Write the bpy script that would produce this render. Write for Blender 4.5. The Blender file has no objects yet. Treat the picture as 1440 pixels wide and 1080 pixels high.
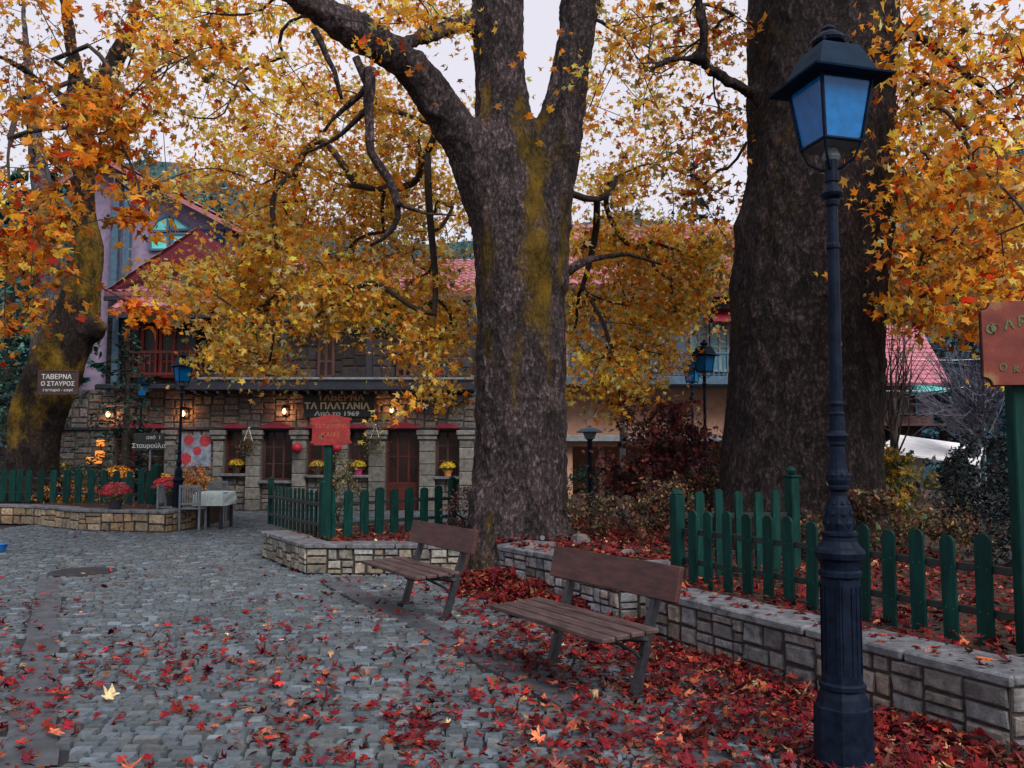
import bpy, math, random
import numpy as np
from mathutils import Vector, Matrix, noise
random.seed(7); RNG = np.random.default_rng(7)
SC = bpy.context.scene
COL = SC.collection
R = math.radians
# ---------------------------------------------------------------- camera, sky, sun, exposure
PITCH = math.atan(95 / 1200); SN, CS = math.sin(PITCH), math.cos(PITCH); EYE = 1.6
cam = bpy.data.cameras.new('camera'); camo = bpy.data.objects.new('camera', cam); COL.objects.link(camo)
camo.location = (0, 0, EYE); camo.rotation_euler = (R(90) + PITCH, 0, 0)
cam.sensor_width = 36; cam.lens = 30; cam.clip_end = 2000; SC.camera = camo
SUN_EL, SUN_AZ = 42, 148           # azimuth measured from the view axis (+Y) towards +X
w = bpy.data.worlds.new("World"); SC.world = w; w.use_nodes = True
nt = w.node_tree; nt.nodes.clear()
sky = nt.nodes.new('ShaderNodeTexSky'); sky.sky_type = 'NISHITA'; sky.sun_disc = False
sky.sun_elevation = R(SUN_EL); sky.sun_rotation = R(SUN_AZ); sky.air_density = 1.0; sky.dust_density = 3
mx = nt.nodes.new('ShaderNodeMixRGB'); mx.inputs[0].default_value = .8
tc = nt.nodes.new('ShaderNodeTexCoord'); nz = nt.nodes.new('ShaderNodeTexNoise'); nz.inputs['Scale'].default_value = 2.2
nz.inputs['Detail'].default_value = 5
rp = nt.nodes.new('ShaderNodeValToRGB'); rp.color_ramp.elements[0].position = .3; rp.color_ramp.elements[1].position = .75
rp.color_ramp.elements[0].color = (6.9, 6.6, 7.3, 1); rp.color_ramp.elements[1].color = (8.3, 7.9, 8.4, 1)
bg = nt.nodes.new('ShaderNodeBackground'); bg.inputs[1].default_value = .1
ow = nt.nodes.new('ShaderNodeOutputWorld')
L = nt.links
L.new(tc.outputs['Generated'], nz.inputs['Vector']); L.new(nz.outputs['Fac'], rp.inputs[0])
L.new(sky.outputs[0], mx.inputs[1]); L.new(rp.outputs[0], mx.inputs[2]); L.new(mx.outputs[0], bg.inputs[0]); L.new(bg.outputs[0], ow.inputs[0])
sl = bpy.data.lights.new('sun', 'SUN'); sl.energy = 2.6; sl.angle = R(32); sl.color = (1, .94, .88)
so = bpy.data.objects.new('sun', sl); COL.objects.link(so)
_d = Vector((math.sin(R(SUN_AZ)) * math.cos(R(SUN_EL)), math.cos(R(SUN_AZ)) * math.cos(R(SUN_EL)), math.sin(R(SUN_EL))))
so.rotation_euler = (-_d).to_track_quat('-Z', 'Y').to_euler()
SC.view_settings.view_transform = 'Standard'; SC.view_settings.look = 'None'
SC.view_settings.exposure = 0.38; SC.view_settings.gamma = 1
SC.cycles.max_bounces = 8; SC.cycles.diffuse_bounces = 5; SC.cycles.transmission_bounces = 4; SC.cycles.transparent_max_bounces = 6
SC.cycles.use_denoising = True

# ---------------------------------------------------------------- measuring helpers (photo pixel + distance -> metres)
def P(px, py, D):
    k = (540 - py) / 1200; h = D * (SN + k * CS) / (CS - k * SN)
    return Vector(((px - 720) / 1200 * (D * CS + h * SN), D, EYE + h))
def G(px, py, z=0.0):
    k = (540 - py) / 1200; D = (z - EYE) * (CS - k * SN) / (SN + k * CS)
    return P(px, py, D)
def SCL(D, z=1.6):            # pixels per metre at a distance
    return 1200 / (D * CS + (z - EYE) * SN)

# ---------------------------------------------------------------- mesh helpers
class MB:
    def __init__(s): s.v = []; s.f = []; s.c = []; s.n = 0
    def add(s, vs, fs, col=None):
        vs = [tuple(v) for v in vs]
        s.v += vs; s.f += [tuple(i + s.n for i in f) for f in fs]; s.c += [col or (1, 1, 1)] * len(vs); s.n += len(vs); return s
    def obox(s, c, ax, ay, az, hx, hy, hz, ch=0.0, col=None):
        c = Vector(c); ax = Vector(ax); ay = Vector(ay); az = Vector(az)
        if ch <= 0:
            vs = [c + ax * (hx * i) + ay * (hy * j) + az * (hz * k) for i in (-1, 1) for j in (-1, 1) for k in (-1, 1)]
            return s.add(vs, [(0, 1, 3, 2), (4, 6, 7, 5), (0, 4, 5, 1), (2, 3, 7, 6), (0, 2, 6, 4), (1, 5, 7, 3)], col)
        ch = min(ch, hx * .45, hy * .45, hz * .45)
        vs = []; idx = {}
        for i in (-1, 1):
            for j in (-1, 1):
                for k in (-1, 1):
                    for a in range(3):
                        h = [hx - (a != 0) * ch, hy - (a != 1) * ch, hz - (a != 2) * ch]
                        idx[(i, j, k, a)] = len(vs); vs.append(c + ax * (h[0] * i) + ay * (h[1] * j) + az * (h[2] * k))
        F = []; S = (-1, 1)
        for i in S:
            q = [idx[(i, -1, -1, 0)], idx[(i, 1, -1, 0)], idx[(i, 1, 1, 0)], idx[(i, -1, 1, 0)]]; F.append(q if i > 0 else q[::-1])
            q = [idx[(-1, i, -1, 1)], idx[(-1, i, 1, 1)], idx[(1, i, 1, 1)], idx[(1, i, -1, 1)]]; F.append(q if i > 0 else q[::-1])
            q = [idx[(-1, -1, i, 2)], idx[(1, -1, i, 2)], idx[(1, 1, i, 2)], idx[(-1, 1, i, 2)]]; F.append(q if i > 0 else q[::-1])
            for j in S:
                q = [idx[(i, j, -1, 0)], idx[(i, j, -1, 1)], idx[(i, j, 1, 1)], idx[(i, j, 1, 0)]]; F.append(q if i * j > 0 else q[::-1])
                q = [idx[(i, -1, j, 0)], idx[(i, 1, j, 0)], idx[(i, 1, j, 2)], idx[(i, -1, j, 2)]]; F.append(q if i * j > 0 else q[::-1])
                q = [idx[(-1, i, j, 1)], idx[(-1, i, j, 2)], idx[(1, i, j, 2)], idx[(1, i, j, 1)]]; F.append(q if i * j > 0 else q[::-1])
                for k in S:
                    q = [idx[(i, j, k, 0)], idx[(i, j, k, 1)], idx[(i, j, k, 2)]]; F.append(q if i * j * k > 0 else q[::-1])
        return s.add(vs, F, col)
    def box(s, x0, x1, y0, y1, z0, z1, ch=0.0, col=None):
        return s.obox(((x0 + x1) / 2, (y0 + y1) / 2, (z0 + z1) / 2), (1, 0, 0), (0, 1, 0), (0, 0, 1), abs(x1 - x0) / 2, abs(y1 - y0) / 2, abs(z1 - z0) / 2, ch, col)
    def tube(s, pts, rad, n=6, col=None, flat=1.0):
        pts = [Vector(p) for p in pts]
        if not hasattr(rad, '__len__'): rad = [rad] * len(pts)
        vs = []; F = []; t0 = (pts[1] - pts[0]).normalized()
        u = t0.orthogonal().normalized()
        for i, p in enumerate(pts):
            t = (pts[min(i + 1, len(pts) - 1)] - pts[max(i - 1, 0)]).normalized()
            u = (u - t * u.dot(t)).normalized(); v = t.cross(u)
            for k in range(n):
                a = 2 * math.pi * k / n; vs.append(p + (u * math.cos(a) + v * (math.sin(a) * flat)) * rad[i])
        m = len(pts)
        for i in range(m - 1):
            for k in range(n):
                F.append((i * n + k, i * n + (k + 1) % n, (i + 1) * n + (k + 1) % n, (i + 1) * n + k))
        F.append(tuple(range(n - 1, -1, -1))); F.append(tuple((m - 1) * n + k for k in range(n)))
        return s.add(vs, F, col)
    def lathe(s, prof, c=(0, 0, 0), n=16, a0=0.0, col=None):
        vs = []; F = []
        for r, z in prof:
            for k in range(n):
                a = a0 + 2 * math.pi * k / n; vs.append((c[0] + r * math.cos(a), c[1] + r * math.sin(a), c[2] + z))
        m = len(prof)
        for i in range(m - 1):
            for k in range(n):
                F.append((i * n + k, i * n + (k + 1) % n, (i + 1) * n + (k + 1) % n, (i + 1) * n + k))
        F.append(tuple(range(n - 1, -1, -1))); F.append(tuple((m - 1) * n + k for k in range(n)))
        return s.add(vs, F, col)
    def prism(s, pts, o, ax, ay, az, d, col=None):     # outline pts in plane (ax, ay), extruded d along az
        o = Vector(o); ax = Vector(ax); ay = Vector(ay); az = Vector(az); n = len(pts)
        vs = [o + ax * p[0] + ay * p[1] for p in pts] + [o + ax * p[0] + ay * p[1] + az * d for p in pts]
        F = [tuple(range(n - 1, -1, -1)), tuple(range(n, 2 * n))] + [(i, (i + 1) % n, n + (i + 1) % n, n + i) for i in range(n)]
        return s.add(vs, F, col)
    def build(s, name, mat, parent=None, smooth=False, world=True):
        me = bpy.data.meshes.new(name)
        V = np.array(s.v, dtype=float).reshape(-1, 3)
        if parent is not None and world:
            r = parent
            while r.parent is not None: r = r.parent
            V = V - np.array(r.location)
        me.from_pydata(V.tolist(), [], s.f)
        ca = me.color_attributes.new('col', 'FLOAT_COLOR', 'POINT')
        ca.data.foreach_set('color', np.concatenate([np.array(s.c, dtype=np.float32).reshape(-1, 3), np.ones((s.n, 1), np.float32)], axis=1).ravel())
        me.materials.append(mat)
        if smooth: me.polygons.foreach_set('use_smooth', [True] * len(me.polygons))
        me.update()
        o = bpy.data.objects.new(name, me); COL.objects.link(o); o.parent = parent
        return o
def root(name, label, cat, loc=(0, 0, 0), rz=0, group=None):
    o = bpy.data.objects.new(name, None); COL.objects.link(o); o.location = loc; o.rotation_euler.z = rz
    o['label'] = label; o['category'] = cat
    if group: o['group'] = group
    return o
def tag(o, label=None, cat=None, group=None, kind=None):
    for k, v in (('label', label), ('category', cat), ('group', group), ('kind', kind)):
        if v: o[k] = v
    return o
KIDS = {}
def kids(o): return [c for c in COL.objects if c.parent == o]
def copy_tree(o, parent=None):
    c = o.copy(); COL.objects.link(c); c.parent = parent
    for ch in kids(o): copy_tree(ch, c)
    return c
def dup(o, loc, rz, label, group=None, sc=None):
    c = copy_tree(o); c.location = loc; c.rotation_euler.z = rz; c['label'] = label
    if group: c['group'] = group
    if sc: c.scale = (sc, sc, sc)
    return c
X_, Y_, Z_ = Vector((1, 0, 0)), Vector((0, 1, 0)), Vector((0, 0, 1))
def text(name, s, mat, loc, size, parent=None, rot=(R(90), 0, 0), ext=.004, align='CENTER', sx=1.0, bold=0.0):
    c = bpy.data.curves.new(name, 'FONT'); c.body = s; c.size = size; c.extrude = ext; c.align_x = align; c.offset = bold; c.resolution_u = 3
    o = bpy.data.objects.new(name, c); COL.objects.link(o)
    me = bpy.data.meshes.new_from_object(o.evaluated_get(bpy.context.evaluated_depsgraph_get()))
    bpy.data.objects.remove(o); me.name = name; me.materials.clear(); me.materials.append(mat)
    o = bpy.data.objects.new(name, me); COL.objects.link(o)
    off = Vector((0, 0, 0)); r = parent
    if r is not None:
        while r.parent is not None: r = r.parent
        off = Vector(r.location)
    o.parent = parent; o.location = Vector(loc) - off; o.rotation_euler = rot; o.scale = (sx, 1, 1)
    return o

# ---------------------------------------------------------------- materials
def mat(name, c1, c2=None, scale=6.0, rough=.7, bump=0.0, bscale=None, attr=False, metal=0.0, stretch=(1, 1, 1), detail=6, spec=.4, lo=.35, hi=.65, bdist=.02, trans=0.0, dirt=None):
    m = bpy.data.materials.new(name); m.use_nodes = True; t = m.node_tree; N = t.nodes; K = t.links
    b = N['Principled BSDF']; b.inputs['Roughness'].default_value = rough; b.inputs['Metallic'].default_value = metal
    b.inputs['Specular IOR Level'].default_value = spec
    co = N.new('ShaderNodeTexCoord'); mp = N.new('ShaderNodeMapping'); mp.inputs['Scale'].default_value = stretch
    K.new(co.outputs['Object'], mp.inputs['Vector'])
    nz = N.new('ShaderNodeTexNoise'); nz.inputs['Scale'].default_value = scale; nz.inputs['Detail'].default_value = detail; nz.inputs['Roughness'].default_value = .65
    K.new(mp.outputs[0], nz.inputs['Vector'])
    rp = N.new('ShaderNodeValToRGB'); rp.color_ramp.elements[0].position = lo; rp.color_ramp.elements[1].position = hi
    rp.color_ramp.elements[0].color = (*c1, 1); rp.color_ramp.elements[1].color = (*(c2 or c1), 1)
    K.new(nz.outputs['Fac'], rp.inputs[0]); out = rp.outputs[0]
    if attr:
        at = N.new('ShaderNodeAttribute'); at.attribute_name = 'col'
        mu = N.new('ShaderNodeMixRGB'); mu.blend_type = 'MULTIPLY'; mu.inputs[0].default_value = 1
        K.new(out, mu.inputs[1]); K.new(at.outputs['Color'], mu.inputs[2]); out = mu.outputs[0]
    if dirt:
        n2 = N.new('ShaderNodeTexNoise'); n2.inputs['Scale'].default_value = dirt[1]; n2.inputs['Detail'].default_value = 8
        K.new(co.outputs['Object'], n2.inputs['Vector'])
        r2 = N.new('ShaderNodeValToRGB'); r2.color_ramp.elements[0].position = dirt[2]; r2.color_ramp.elements[1].position = dirt[2] + .12
        r2.color_ramp.elements[0].color = (0, 0, 0, 1); r2.color_ramp.elements[1].color = (1, 1, 1, 1)
        K.new(n2.outputs['Fac'], r2.inputs[0]); m2 = N.new('ShaderNodeMixRGB'); K.new(r2.outputs[0], m2.inputs[0]); K.new(out, m2.inputs[1])
        m2.inputs[2].default_value = (*dirt[0], 1); out = m2.outputs[0]
    K.new(out, b.inputs['Base Color'])
    if bump:
        n3 = N.new('ShaderNodeTexNoise'); n3.inputs['Scale'].default_value = bscale or scale * 3; n3.inputs['Detail'].default_value = 8; n3.inputs['Roughness'].default_value = .7
        K.new(mp.outputs[0], n3.inputs['Vector'])
        bp = N.new('ShaderNodeBump'); bp.inputs['Strength'].default_value = bump; bp.inputs['Distance'].default_value = bdist
        K.new(n3.outputs['Fac'], bp.inputs['Height']); K.new(bp.outputs[0], b.inputs['Normal'])
    if trans:
        tr = N.new('ShaderNodeBsdfTranslucent'); K.new(out, tr.inputs['Color']); ms = N.new('ShaderNodeMixShader'); ms.inputs[0].default_value = trans
        K.new(b.outputs[0], ms.inputs[1]); K.new(tr.outputs[0], ms.inputs[2]); K.new(ms.outputs[0], N['Material Output'].inputs[0])
    return m
def emis(name, c, s):
    m = bpy.data.materials.new(name); m.use_nodes = True; b = m.node_tree.nodes['Principled BSDF']
    b.inputs['Base Color'].default_value = (*c, 1); b.inputs['Emission Color'].default_value = (*c, 1); b.inputs['Emission Strength'].default_value = s
    return m
def bark(name, c1, c2, c3, moss1=(.07, .045, .006), moss2=(.2, .11, .012), fs=6):
    m = bpy.data.materials.new(name); m.use_nodes = True; t = m.node_tree; N = t.nodes; K = t.links
    b = N['Principled BSDF']; b.inputs['Roughness'].default_value = .9; b.inputs['Specular IOR Level'].default_value = .2
    co = N.new('ShaderNodeTexCoord'); mp = N.new('ShaderNodeMapping'); mp.inputs['Scale'].default_value = (1, 1, .55); K.new(co.outputs['Object'], mp.inputs[0])
    vo = N.new('ShaderNodeTexVoronoi'); vo.inputs['Scale'].default_value = fs; vo.feature = 'F1'
    n0 = N.new('ShaderNodeTexNoise'); n0.inputs['Scale'].default_value = 7; n0.inputs['Detail'].default_value = 6
    ad = N.new('ShaderNodeVectorMath'); ad.operation = 'ADD'; sc = N.new('ShaderNodeVectorMath'); sc.operation = 'SCALE'; sc.inputs['Scale'].default_value = .22
    K.new(mp.outputs[0], n0.inputs['Vector']); K.new(n0.outputs['Color'], sc.inputs[0]); K.new(mp.outputs[0], ad.inputs[0]); K.new(sc.outputs[0], ad.inputs[1]); K.new(ad.outputs[0], vo.inputs['Vector'])
    n1 = N.new('ShaderNodeTexNoise'); n1.inputs['Scale'].default_value = 24; n1.inputs['Detail'].default_value = 8; n1.inputs['Roughness'].default_value = .75; K.new(mp.outputs[0], n1.inputs['Vector'])
    rp = N.new('ShaderNodeValToRGB'); e = rp.color_ramp.elements; e[0].position = .34; e[0].color = (*c1, 1); e[1].position = .7; e[1].color = (*c3, 1)
    k = e.new(.52); k.color = (*c2, 1); K.new(n1.outputs['Fac'], rp.inputs[0])
    hs = N.new('ShaderNodeMixRGB'); hs.blend_type = 'MULTIPLY'; hs.inputs[0].default_value = .8; K.new(rp.outputs[0], hs.inputs[1])
    sp = N.new('ShaderNodeSeparateXYZ'); K.new(vo.outputs['Color'], sp.inputs[0])
    r3 = N.new('ShaderNodeValToRGB'); r3.color_ramp.elements[0].color = (.35, .33, .33, 1); r3.color_ramp.elements[1].color = (1.5, 1.35, 1.4, 1); K.new(sp.outputs[0], r3.inputs[0]); K.new(r3.outputs[0], hs.inputs[2])
    at = N.new('ShaderNodeAttribute'); at.attribute_name = 'col'; s2 = N.new('ShaderNodeSeparateXYZ'); K.new(at.outputs['Vector'], s2.inputs[0])
    n2 = N.new('ShaderNodeTexNoise'); n2.inputs['Scale'].default_value = 3.5; n2.inputs['Detail'].default_value = 9; n2.inputs['Roughness'].default_value = .7; K.new(mp.outputs[0], n2.inputs['Vector'])
    su = N.new('ShaderNodeMath'); su.operation = 'ADD'; K.new(s2.outputs[0], su.inputs[0]); K.new(n2.outputs['Fac'], su.inputs[1])
    r2 = N.new('ShaderNodeValToRGB'); r2.color_ramp.elements[0].position = .92; r2.color_ramp.elements[1].position = 1.06; 
    r2.color_ramp.elements[0].color = (0, 0, 0, 1); r2.color_ramp.elements[1].color = (1, 1, 1, 1)
    # ramp input is clamped to 1, so scale the sum
    hf = N.new('ShaderNodeMath'); hf.operation = 'MULTIPLY'; hf.inputs[1].default_value = .9; K.new(su.outputs[0], hf.inputs[0]); K.new(hf.outputs[0], r2.inputs[0])
    r2.color_ramp.elements[0].position = .80; r2.color_ramp.elements[1].position = .99
    mr = N.new('ShaderNodeValToRGB'); mr.color_ramp.elements[0].position = .42; mr.color_ramp.elements[1].position = .6; mr.color_ramp.elements[0].color = (*moss1, 1); mr.color_ramp.elements[1].color = (*moss2, 1)
    nl = N.new('ShaderNodeTexNoise'); nl.inputs['Scale'].default_value = 2.6; nl.inputs['Detail'].default_value = 4; K.new(mp.outputs[0], nl.inputs['Vector']); av = N.new('ShaderNodeMixRGB'); av.inputs[0].default_value = .55; K.new(n1.outputs['Fac'], av.inputs[1]); K.new(nl.outputs['Fac'], av.inputs[2]); K.new(av.outputs[0], mr.inputs[0]); mm = N.new('ShaderNodeMixRGB'); K.new(r2.outputs[0], mm.inputs[0]); K.new(hs.outputs[0], mm.inputs[1]); K.new(mr.outputs[0], mm.inputs[2])
    K.new(mm.outputs[0], b.inputs['Base Color'])
    a2 = N.new('ShaderNodeMath'); a2.operation = 'ADD'; K.new(n1.outputs['Fac'], a2.inputs[0]); K.new(vo.outputs['Distance'], a2.inputs[1])
    bp = N.new('ShaderNodeBump'); bp.inputs['Strength'].default_value = 1; bp.inputs['Distance'].default_value = .08; K.new(a2.outputs[0], bp.inputs['Height']); K.new(bp.outputs[0], b.inputs['Normal'])
    return m
M = {}
M['sett'] = mat('sett_stone', (.50, .62, .72), (.80, .96, 1.06), 30, .5, .5, 50, attr=True, bdist=.006, dirt=((.045, .055, .07), 4, .66))
M['joint'] = mat('sett_joint', (.008, .010, .014), (.024, .026, .03), 20, .9, .5)
M['concrete'] = mat('concrete', (.045, .052, .066), (.08, .088, .105), 7, .7, .4, 60, dirt=((.04, .045, .055), 1.7, .55))
M['leafy'] = mat('autumn_leaf', (.8, .8, .8), (1.15, 1.15, 1.15), 40, .55, attr=True, trans=.55, spec=.25)
M['litter'] = mat('fallen_leaf', (.55, .5, .5), (1.3, 1.25, 1.2), 40, .75, .5, 60, attr=True, trans=.06, spec=.12)
M['green'] = mat('evergreen', (.8, .8, .8), (1.2, 1.2, 1.2), 3, .6, attr=True, trans=.2)
M['ashlar'] = mat('ashlar_stone', (.45, .46, .48), (1.25, 1.24, 1.24), 14, .85, .9, 40, attr=True, bdist=.02, dirt=((.035, .035, .03), 6, .62))
M['mortar'] = mat('dark_mortar', (.018, .013, .014), (.058, .044, .042), 20, .95, .5)
M['coping'] = mat('coping_stone', (.065, .07, .08), (.18, .19, .21), 9, .75, .9, 30, attr=True, bdist=.02, dirt=((.04, .045, .05), 8, .58))
M['soil'] = mat('soil', (.02, .014, .011), (.06, .035, .024), 9, .95, .8)
M['lamp'] = mat('navy_iron', (.003, .006, .014), (.008, .014, .03), 14, .5, .35, 60, spec=.07, bdist=.004)
M['lamproof'] = mat('navy_sheet', (.003, .014, .03), (.007, .022, .045), 9, .6, .2, 40, spec=.06, bdist=.003)
M['fence'] = mat('green_paint', (.0015, .018, .016), (.004, .038, .032), 16, .6, .5, 50, stretch=(1, 1, .25), bdist=.003, attr=True, spec=.12, dirt=((.012, .03, .022), 30, .68))
M['rail'] = mat('dark_rail', (.006, .01, .01), (.014, .02, .018), 12, .6)
M['board'] = mat('bench_board', (.030, .011, .010), (.095, .030, .026), 18, .5, .5, 40, stretch=(.25, 1, 1), bdist=.004)
M['slat'] = mat('bench_slat', (.030, .018, .018), (.105, .065, .064), 18, .55, .6, 40, stretch=(.2, 1, 1), bdist=.004)
M['iron'] = mat('bench_iron', (.010, .011, .015), (.028, .028, .036), 20, .55, .4, 60, bdist=.003)
M['redboard'] = mat('red_sign_paint', (.16, .01, .012), (.28, .022, .02), 9, .55, .4, 30, bdist=.004, dirt=((.16, .06, .03), 11, .6))
M['redboard2'] = mat('faded_red_paint', (.11, .012, .008), (.2, .035, .018), 7, .6, .4, 30, bdist=.004, dirt=((.22, .12, .05), 7, .58))
M['signgreen'] = mat('sign_green', (.05, .08, .03), (.12, .15, .05), 30, .6)
M['signrim'] = mat('sign_rim', (.16, .12, .04), (.24, .18, .07), 30, .6)
M['darkwood'] = mat('dark_wood', (.006, .008, .014), (.022, .02, .03), 9, .6, .3)
M['darksign'] = mat('dark_sign', (.006, .008, .008), (.016, .02, .018), 9, .5)
M['browsign'] = mat('brown_sign', (.02, .012, .013), (.05, .03, .03), 9, .6)
M['letter'] = mat('cream_letter', (.55, .42, .22), (.75, .6, .36), 20, .6)
M['letterw'] = mat('white_letter', (.4, .42, .4), (.6, .62, .6), 20, .6)
M['lettero'] = mat('orange_letter', (.5, .2, .05), (.65, .32, .12), 20, .6)
M['redarch'] = mat('crimson_paint', (.14, .005, .018), (.26, .01, .035), 9, .6)
M['redframe'] = mat('red_brown_frame', (.04, .006, .005), (.10, .013, .009), 9, .5)
M['roof'] = mat('pink_tile', (.24, .085, .11), (.42, .16, .2), 14, .7, .5, 25, attr=True, bdist=.03)
M['fascia'] = mat('dark_fascia', (.006, .009, .018), (.018, .022, .035), 6, .6)
M['glass'] = mat('dark_glass', (.006, .004, .004), (.03, .012, .009), 2, .25, spec=.25)
M['cyan'] = mat('cyan_glass', (.05, .42, .4), (.12, .62, .6), 2, .2, spec=.7)
M['lav'] = mat('lavender_wall', (.15, .12, .2), (.24, .19, .28), 4, .9, .3, 20)
M['bluestone'] = mat('blue_stone', (.02, .045, .12), (.06, .1, .22), 9, .85, .5, 20)
M['tan'] = mat('tan_wall', (.30, .17, .12), (.42, .25, .18), 2.5, .9, .3, 30, dirt=((.12, .08, .07), 3, .6))
M['bluepaint'] = mat('blue_grey_paint', (.03, .07, .12), (.06, .12, .18), 6, .6)
M['white'] = mat('white_cloth', (.62, .64, .66), (.8, .8, .82), 3, .8, .2, 10)
M['palegrey'] = mat('pale_paint', (.10, .13, .15), (.2, .23, .25), 6, .6)
M['timber'] = mat('brown_timber', (.03, .012, .012), (.08, .035, .03), 7, .8, .4, stretch=(1, 1, .2))
M['flower'] = mat('petals', (.85, .85, .85), (1.15, 1.15, 1.15), 50, .6, attr=True, trans=.2)
M['pot'] = mat('pot', (.9, .9, .9), (1.1, 1.1, 1.1), 20, .6, attr=True)
M['twig'] = mat('twig', (.012, .009, .008), (.04, .028, .024), 20, .9)
M['barkA'] = bark('bark_grey', (.011, .009, .009), (.052, .042, .044), (.26, .215, .22), moss1=(.018, .017, .004), moss2=(.17, .10, .01))
M['barkB'] = bark('bark_dark', (.006, .005, .005), (.022, .017, .017), (.13, .10, .098), fs=8, moss1=(.03, .02, .004), moss2=(.11, .06, .01))
M['barkC'] = bark('bark_mossy', (.006, .005, .004), (.02, .015, .013), (.06, .047, .04), moss1=(.02, .014, .002), moss2=(.21, .125, .011))
M['rock'] = mat('rock', (.05, .045, .05), (.16, .14, .14), 6, .9, .9, 15)
def glassmat(name, c, rough=.25):
    m = mat(name, tuple(v * .8 for v in c), tuple(min(1, v * 1.15) for v in c), 16, rough, .2, 18, spec=.6, trans=.4, bdist=.003); return m
M['blueglass'] = glassmat('blue_glass', (.002, .21, .58), .1)

# ---------------------------------------------------------------- leaf clouds
MAPLE = [(0, 1.0), (.1, .72), (.3, .62), (.24, .42), (.62, .62), (.82, .6), (.62, .34), (.36, .14), (.72, -.06), (.52, -.2), (.2, -.24), (.03, -.34)]
MAPLE = MAPLE + [(-x, y) for x, y in MAPLE[1:][::-1]]
STAR = [(0, 1), (.2, .4), (.8, .55), (.38, .05), (.6, -.3), (0, -.3), (-.6, -.3), (-.38, .05), (-.8, .55), (-.2, .4)]
BLADE = [(0, 1), (.09, .3), (.06, -.3), (-.06, -.3), (-.09, .3)]
OVAL = [(0, 1), (.32, .45), (.28, -.1), (0, -.4), (-.28, -.1), (-.32, .45)]
def leaves(name, pos, size, cols, m, parent=None, tmpl=STAR, up=.8, curl=.35, nrm=None, droop=0.0):
    """A mesh of separate leaf-shaped faces: each leaf has its own place, size, tilt, cupping and colour."""
    pos = np.asarray(pos, float); n = len(pos); T = np.array([(0, 0)] + list(tmpl), float); k = len(T)
    if nrm is None: N = RNG.normal(size=(n, 3)); N[:, 2] += up
    else: N = np.asarray(nrm, float)
    N /= np.linalg.norm(N, axis=1, keepdims=True)
    A = RNG.normal(size=(n, 3)); A[:, 2] -= droop
    U = A - (A * N).sum(1, keepdims=True) * N; U /= np.linalg.norm(U, axis=1, keepdims=True); W = np.cross(N, U)
    s = np.asarray(size, float).reshape(-1, 1) * np.ones((n, 1)) * .5
    c1 = RNG.normal(0, curl, (n, 1)); c2 = RNG.normal(0, curl, (n, 1)); c3 = RNG.normal(0, curl * .4, (n, 1))
    asp = RNG.uniform(.75, 1.1, (n, 1))
    tx = T[None, :, 0] * asp; ty = T[None, :, 1] * np.ones((n, 1))
    tx = tx + RNG.normal(0, .09, (n, k)); ty = ty * RNG.uniform(.8, 1.12, (n, k))
    tz = -c1 * tx ** 2 - c2 * ty ** 2 + c3 * tx
    V = pos[:, None, :] + s[:, :, None] * (W[:, None, :] * tx[..., None] + U[:, None, :] * ty[..., None] + N[:, None, :] * tz[..., None])
    if parent is not None:
        r = parent
        while r.parent is not None: r = r.parent
        V = V - np.array(r.location)[None, None]
    V = V.reshape(-1, 3).astype(np.float32)
    tri = np.array([(0, i, i % (k - 1) + 1) for i in range(1, k)]); F = (tri[None] + (np.arange(n) * k)[:, None, None]).reshape(-1)
    me = bpy.data.meshes.new(name); me.vertices.add(len(V)); me.vertices.foreach_set('co', V.ravel())
    nf = n * (k - 1); me.loops.add(nf * 3); me.loops.foreach_set('vertex_index', F.astype(np.int32))
    me.polygons.add(nf); me.polygons.foreach_set('loop_start', np.arange(0, nf * 3, 3, dtype=np.int32))
    me.update(calc_edges=True); me.validate()
    C = np.repeat(np.asarray(cols, np.float32), k, axis=0); C = np.concatenate([C, np.ones((len(C), 1), np.float32)], 1)
    ca = me.color_attributes.new('col', 'FLOAT_COLOR', 'POINT'); ca.data.foreach_set('color', C.ravel())
    me.materials.append(m); o = bpy.data.objects.new(name, me); COL.objects.link(o); o.parent = parent
    return o
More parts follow.
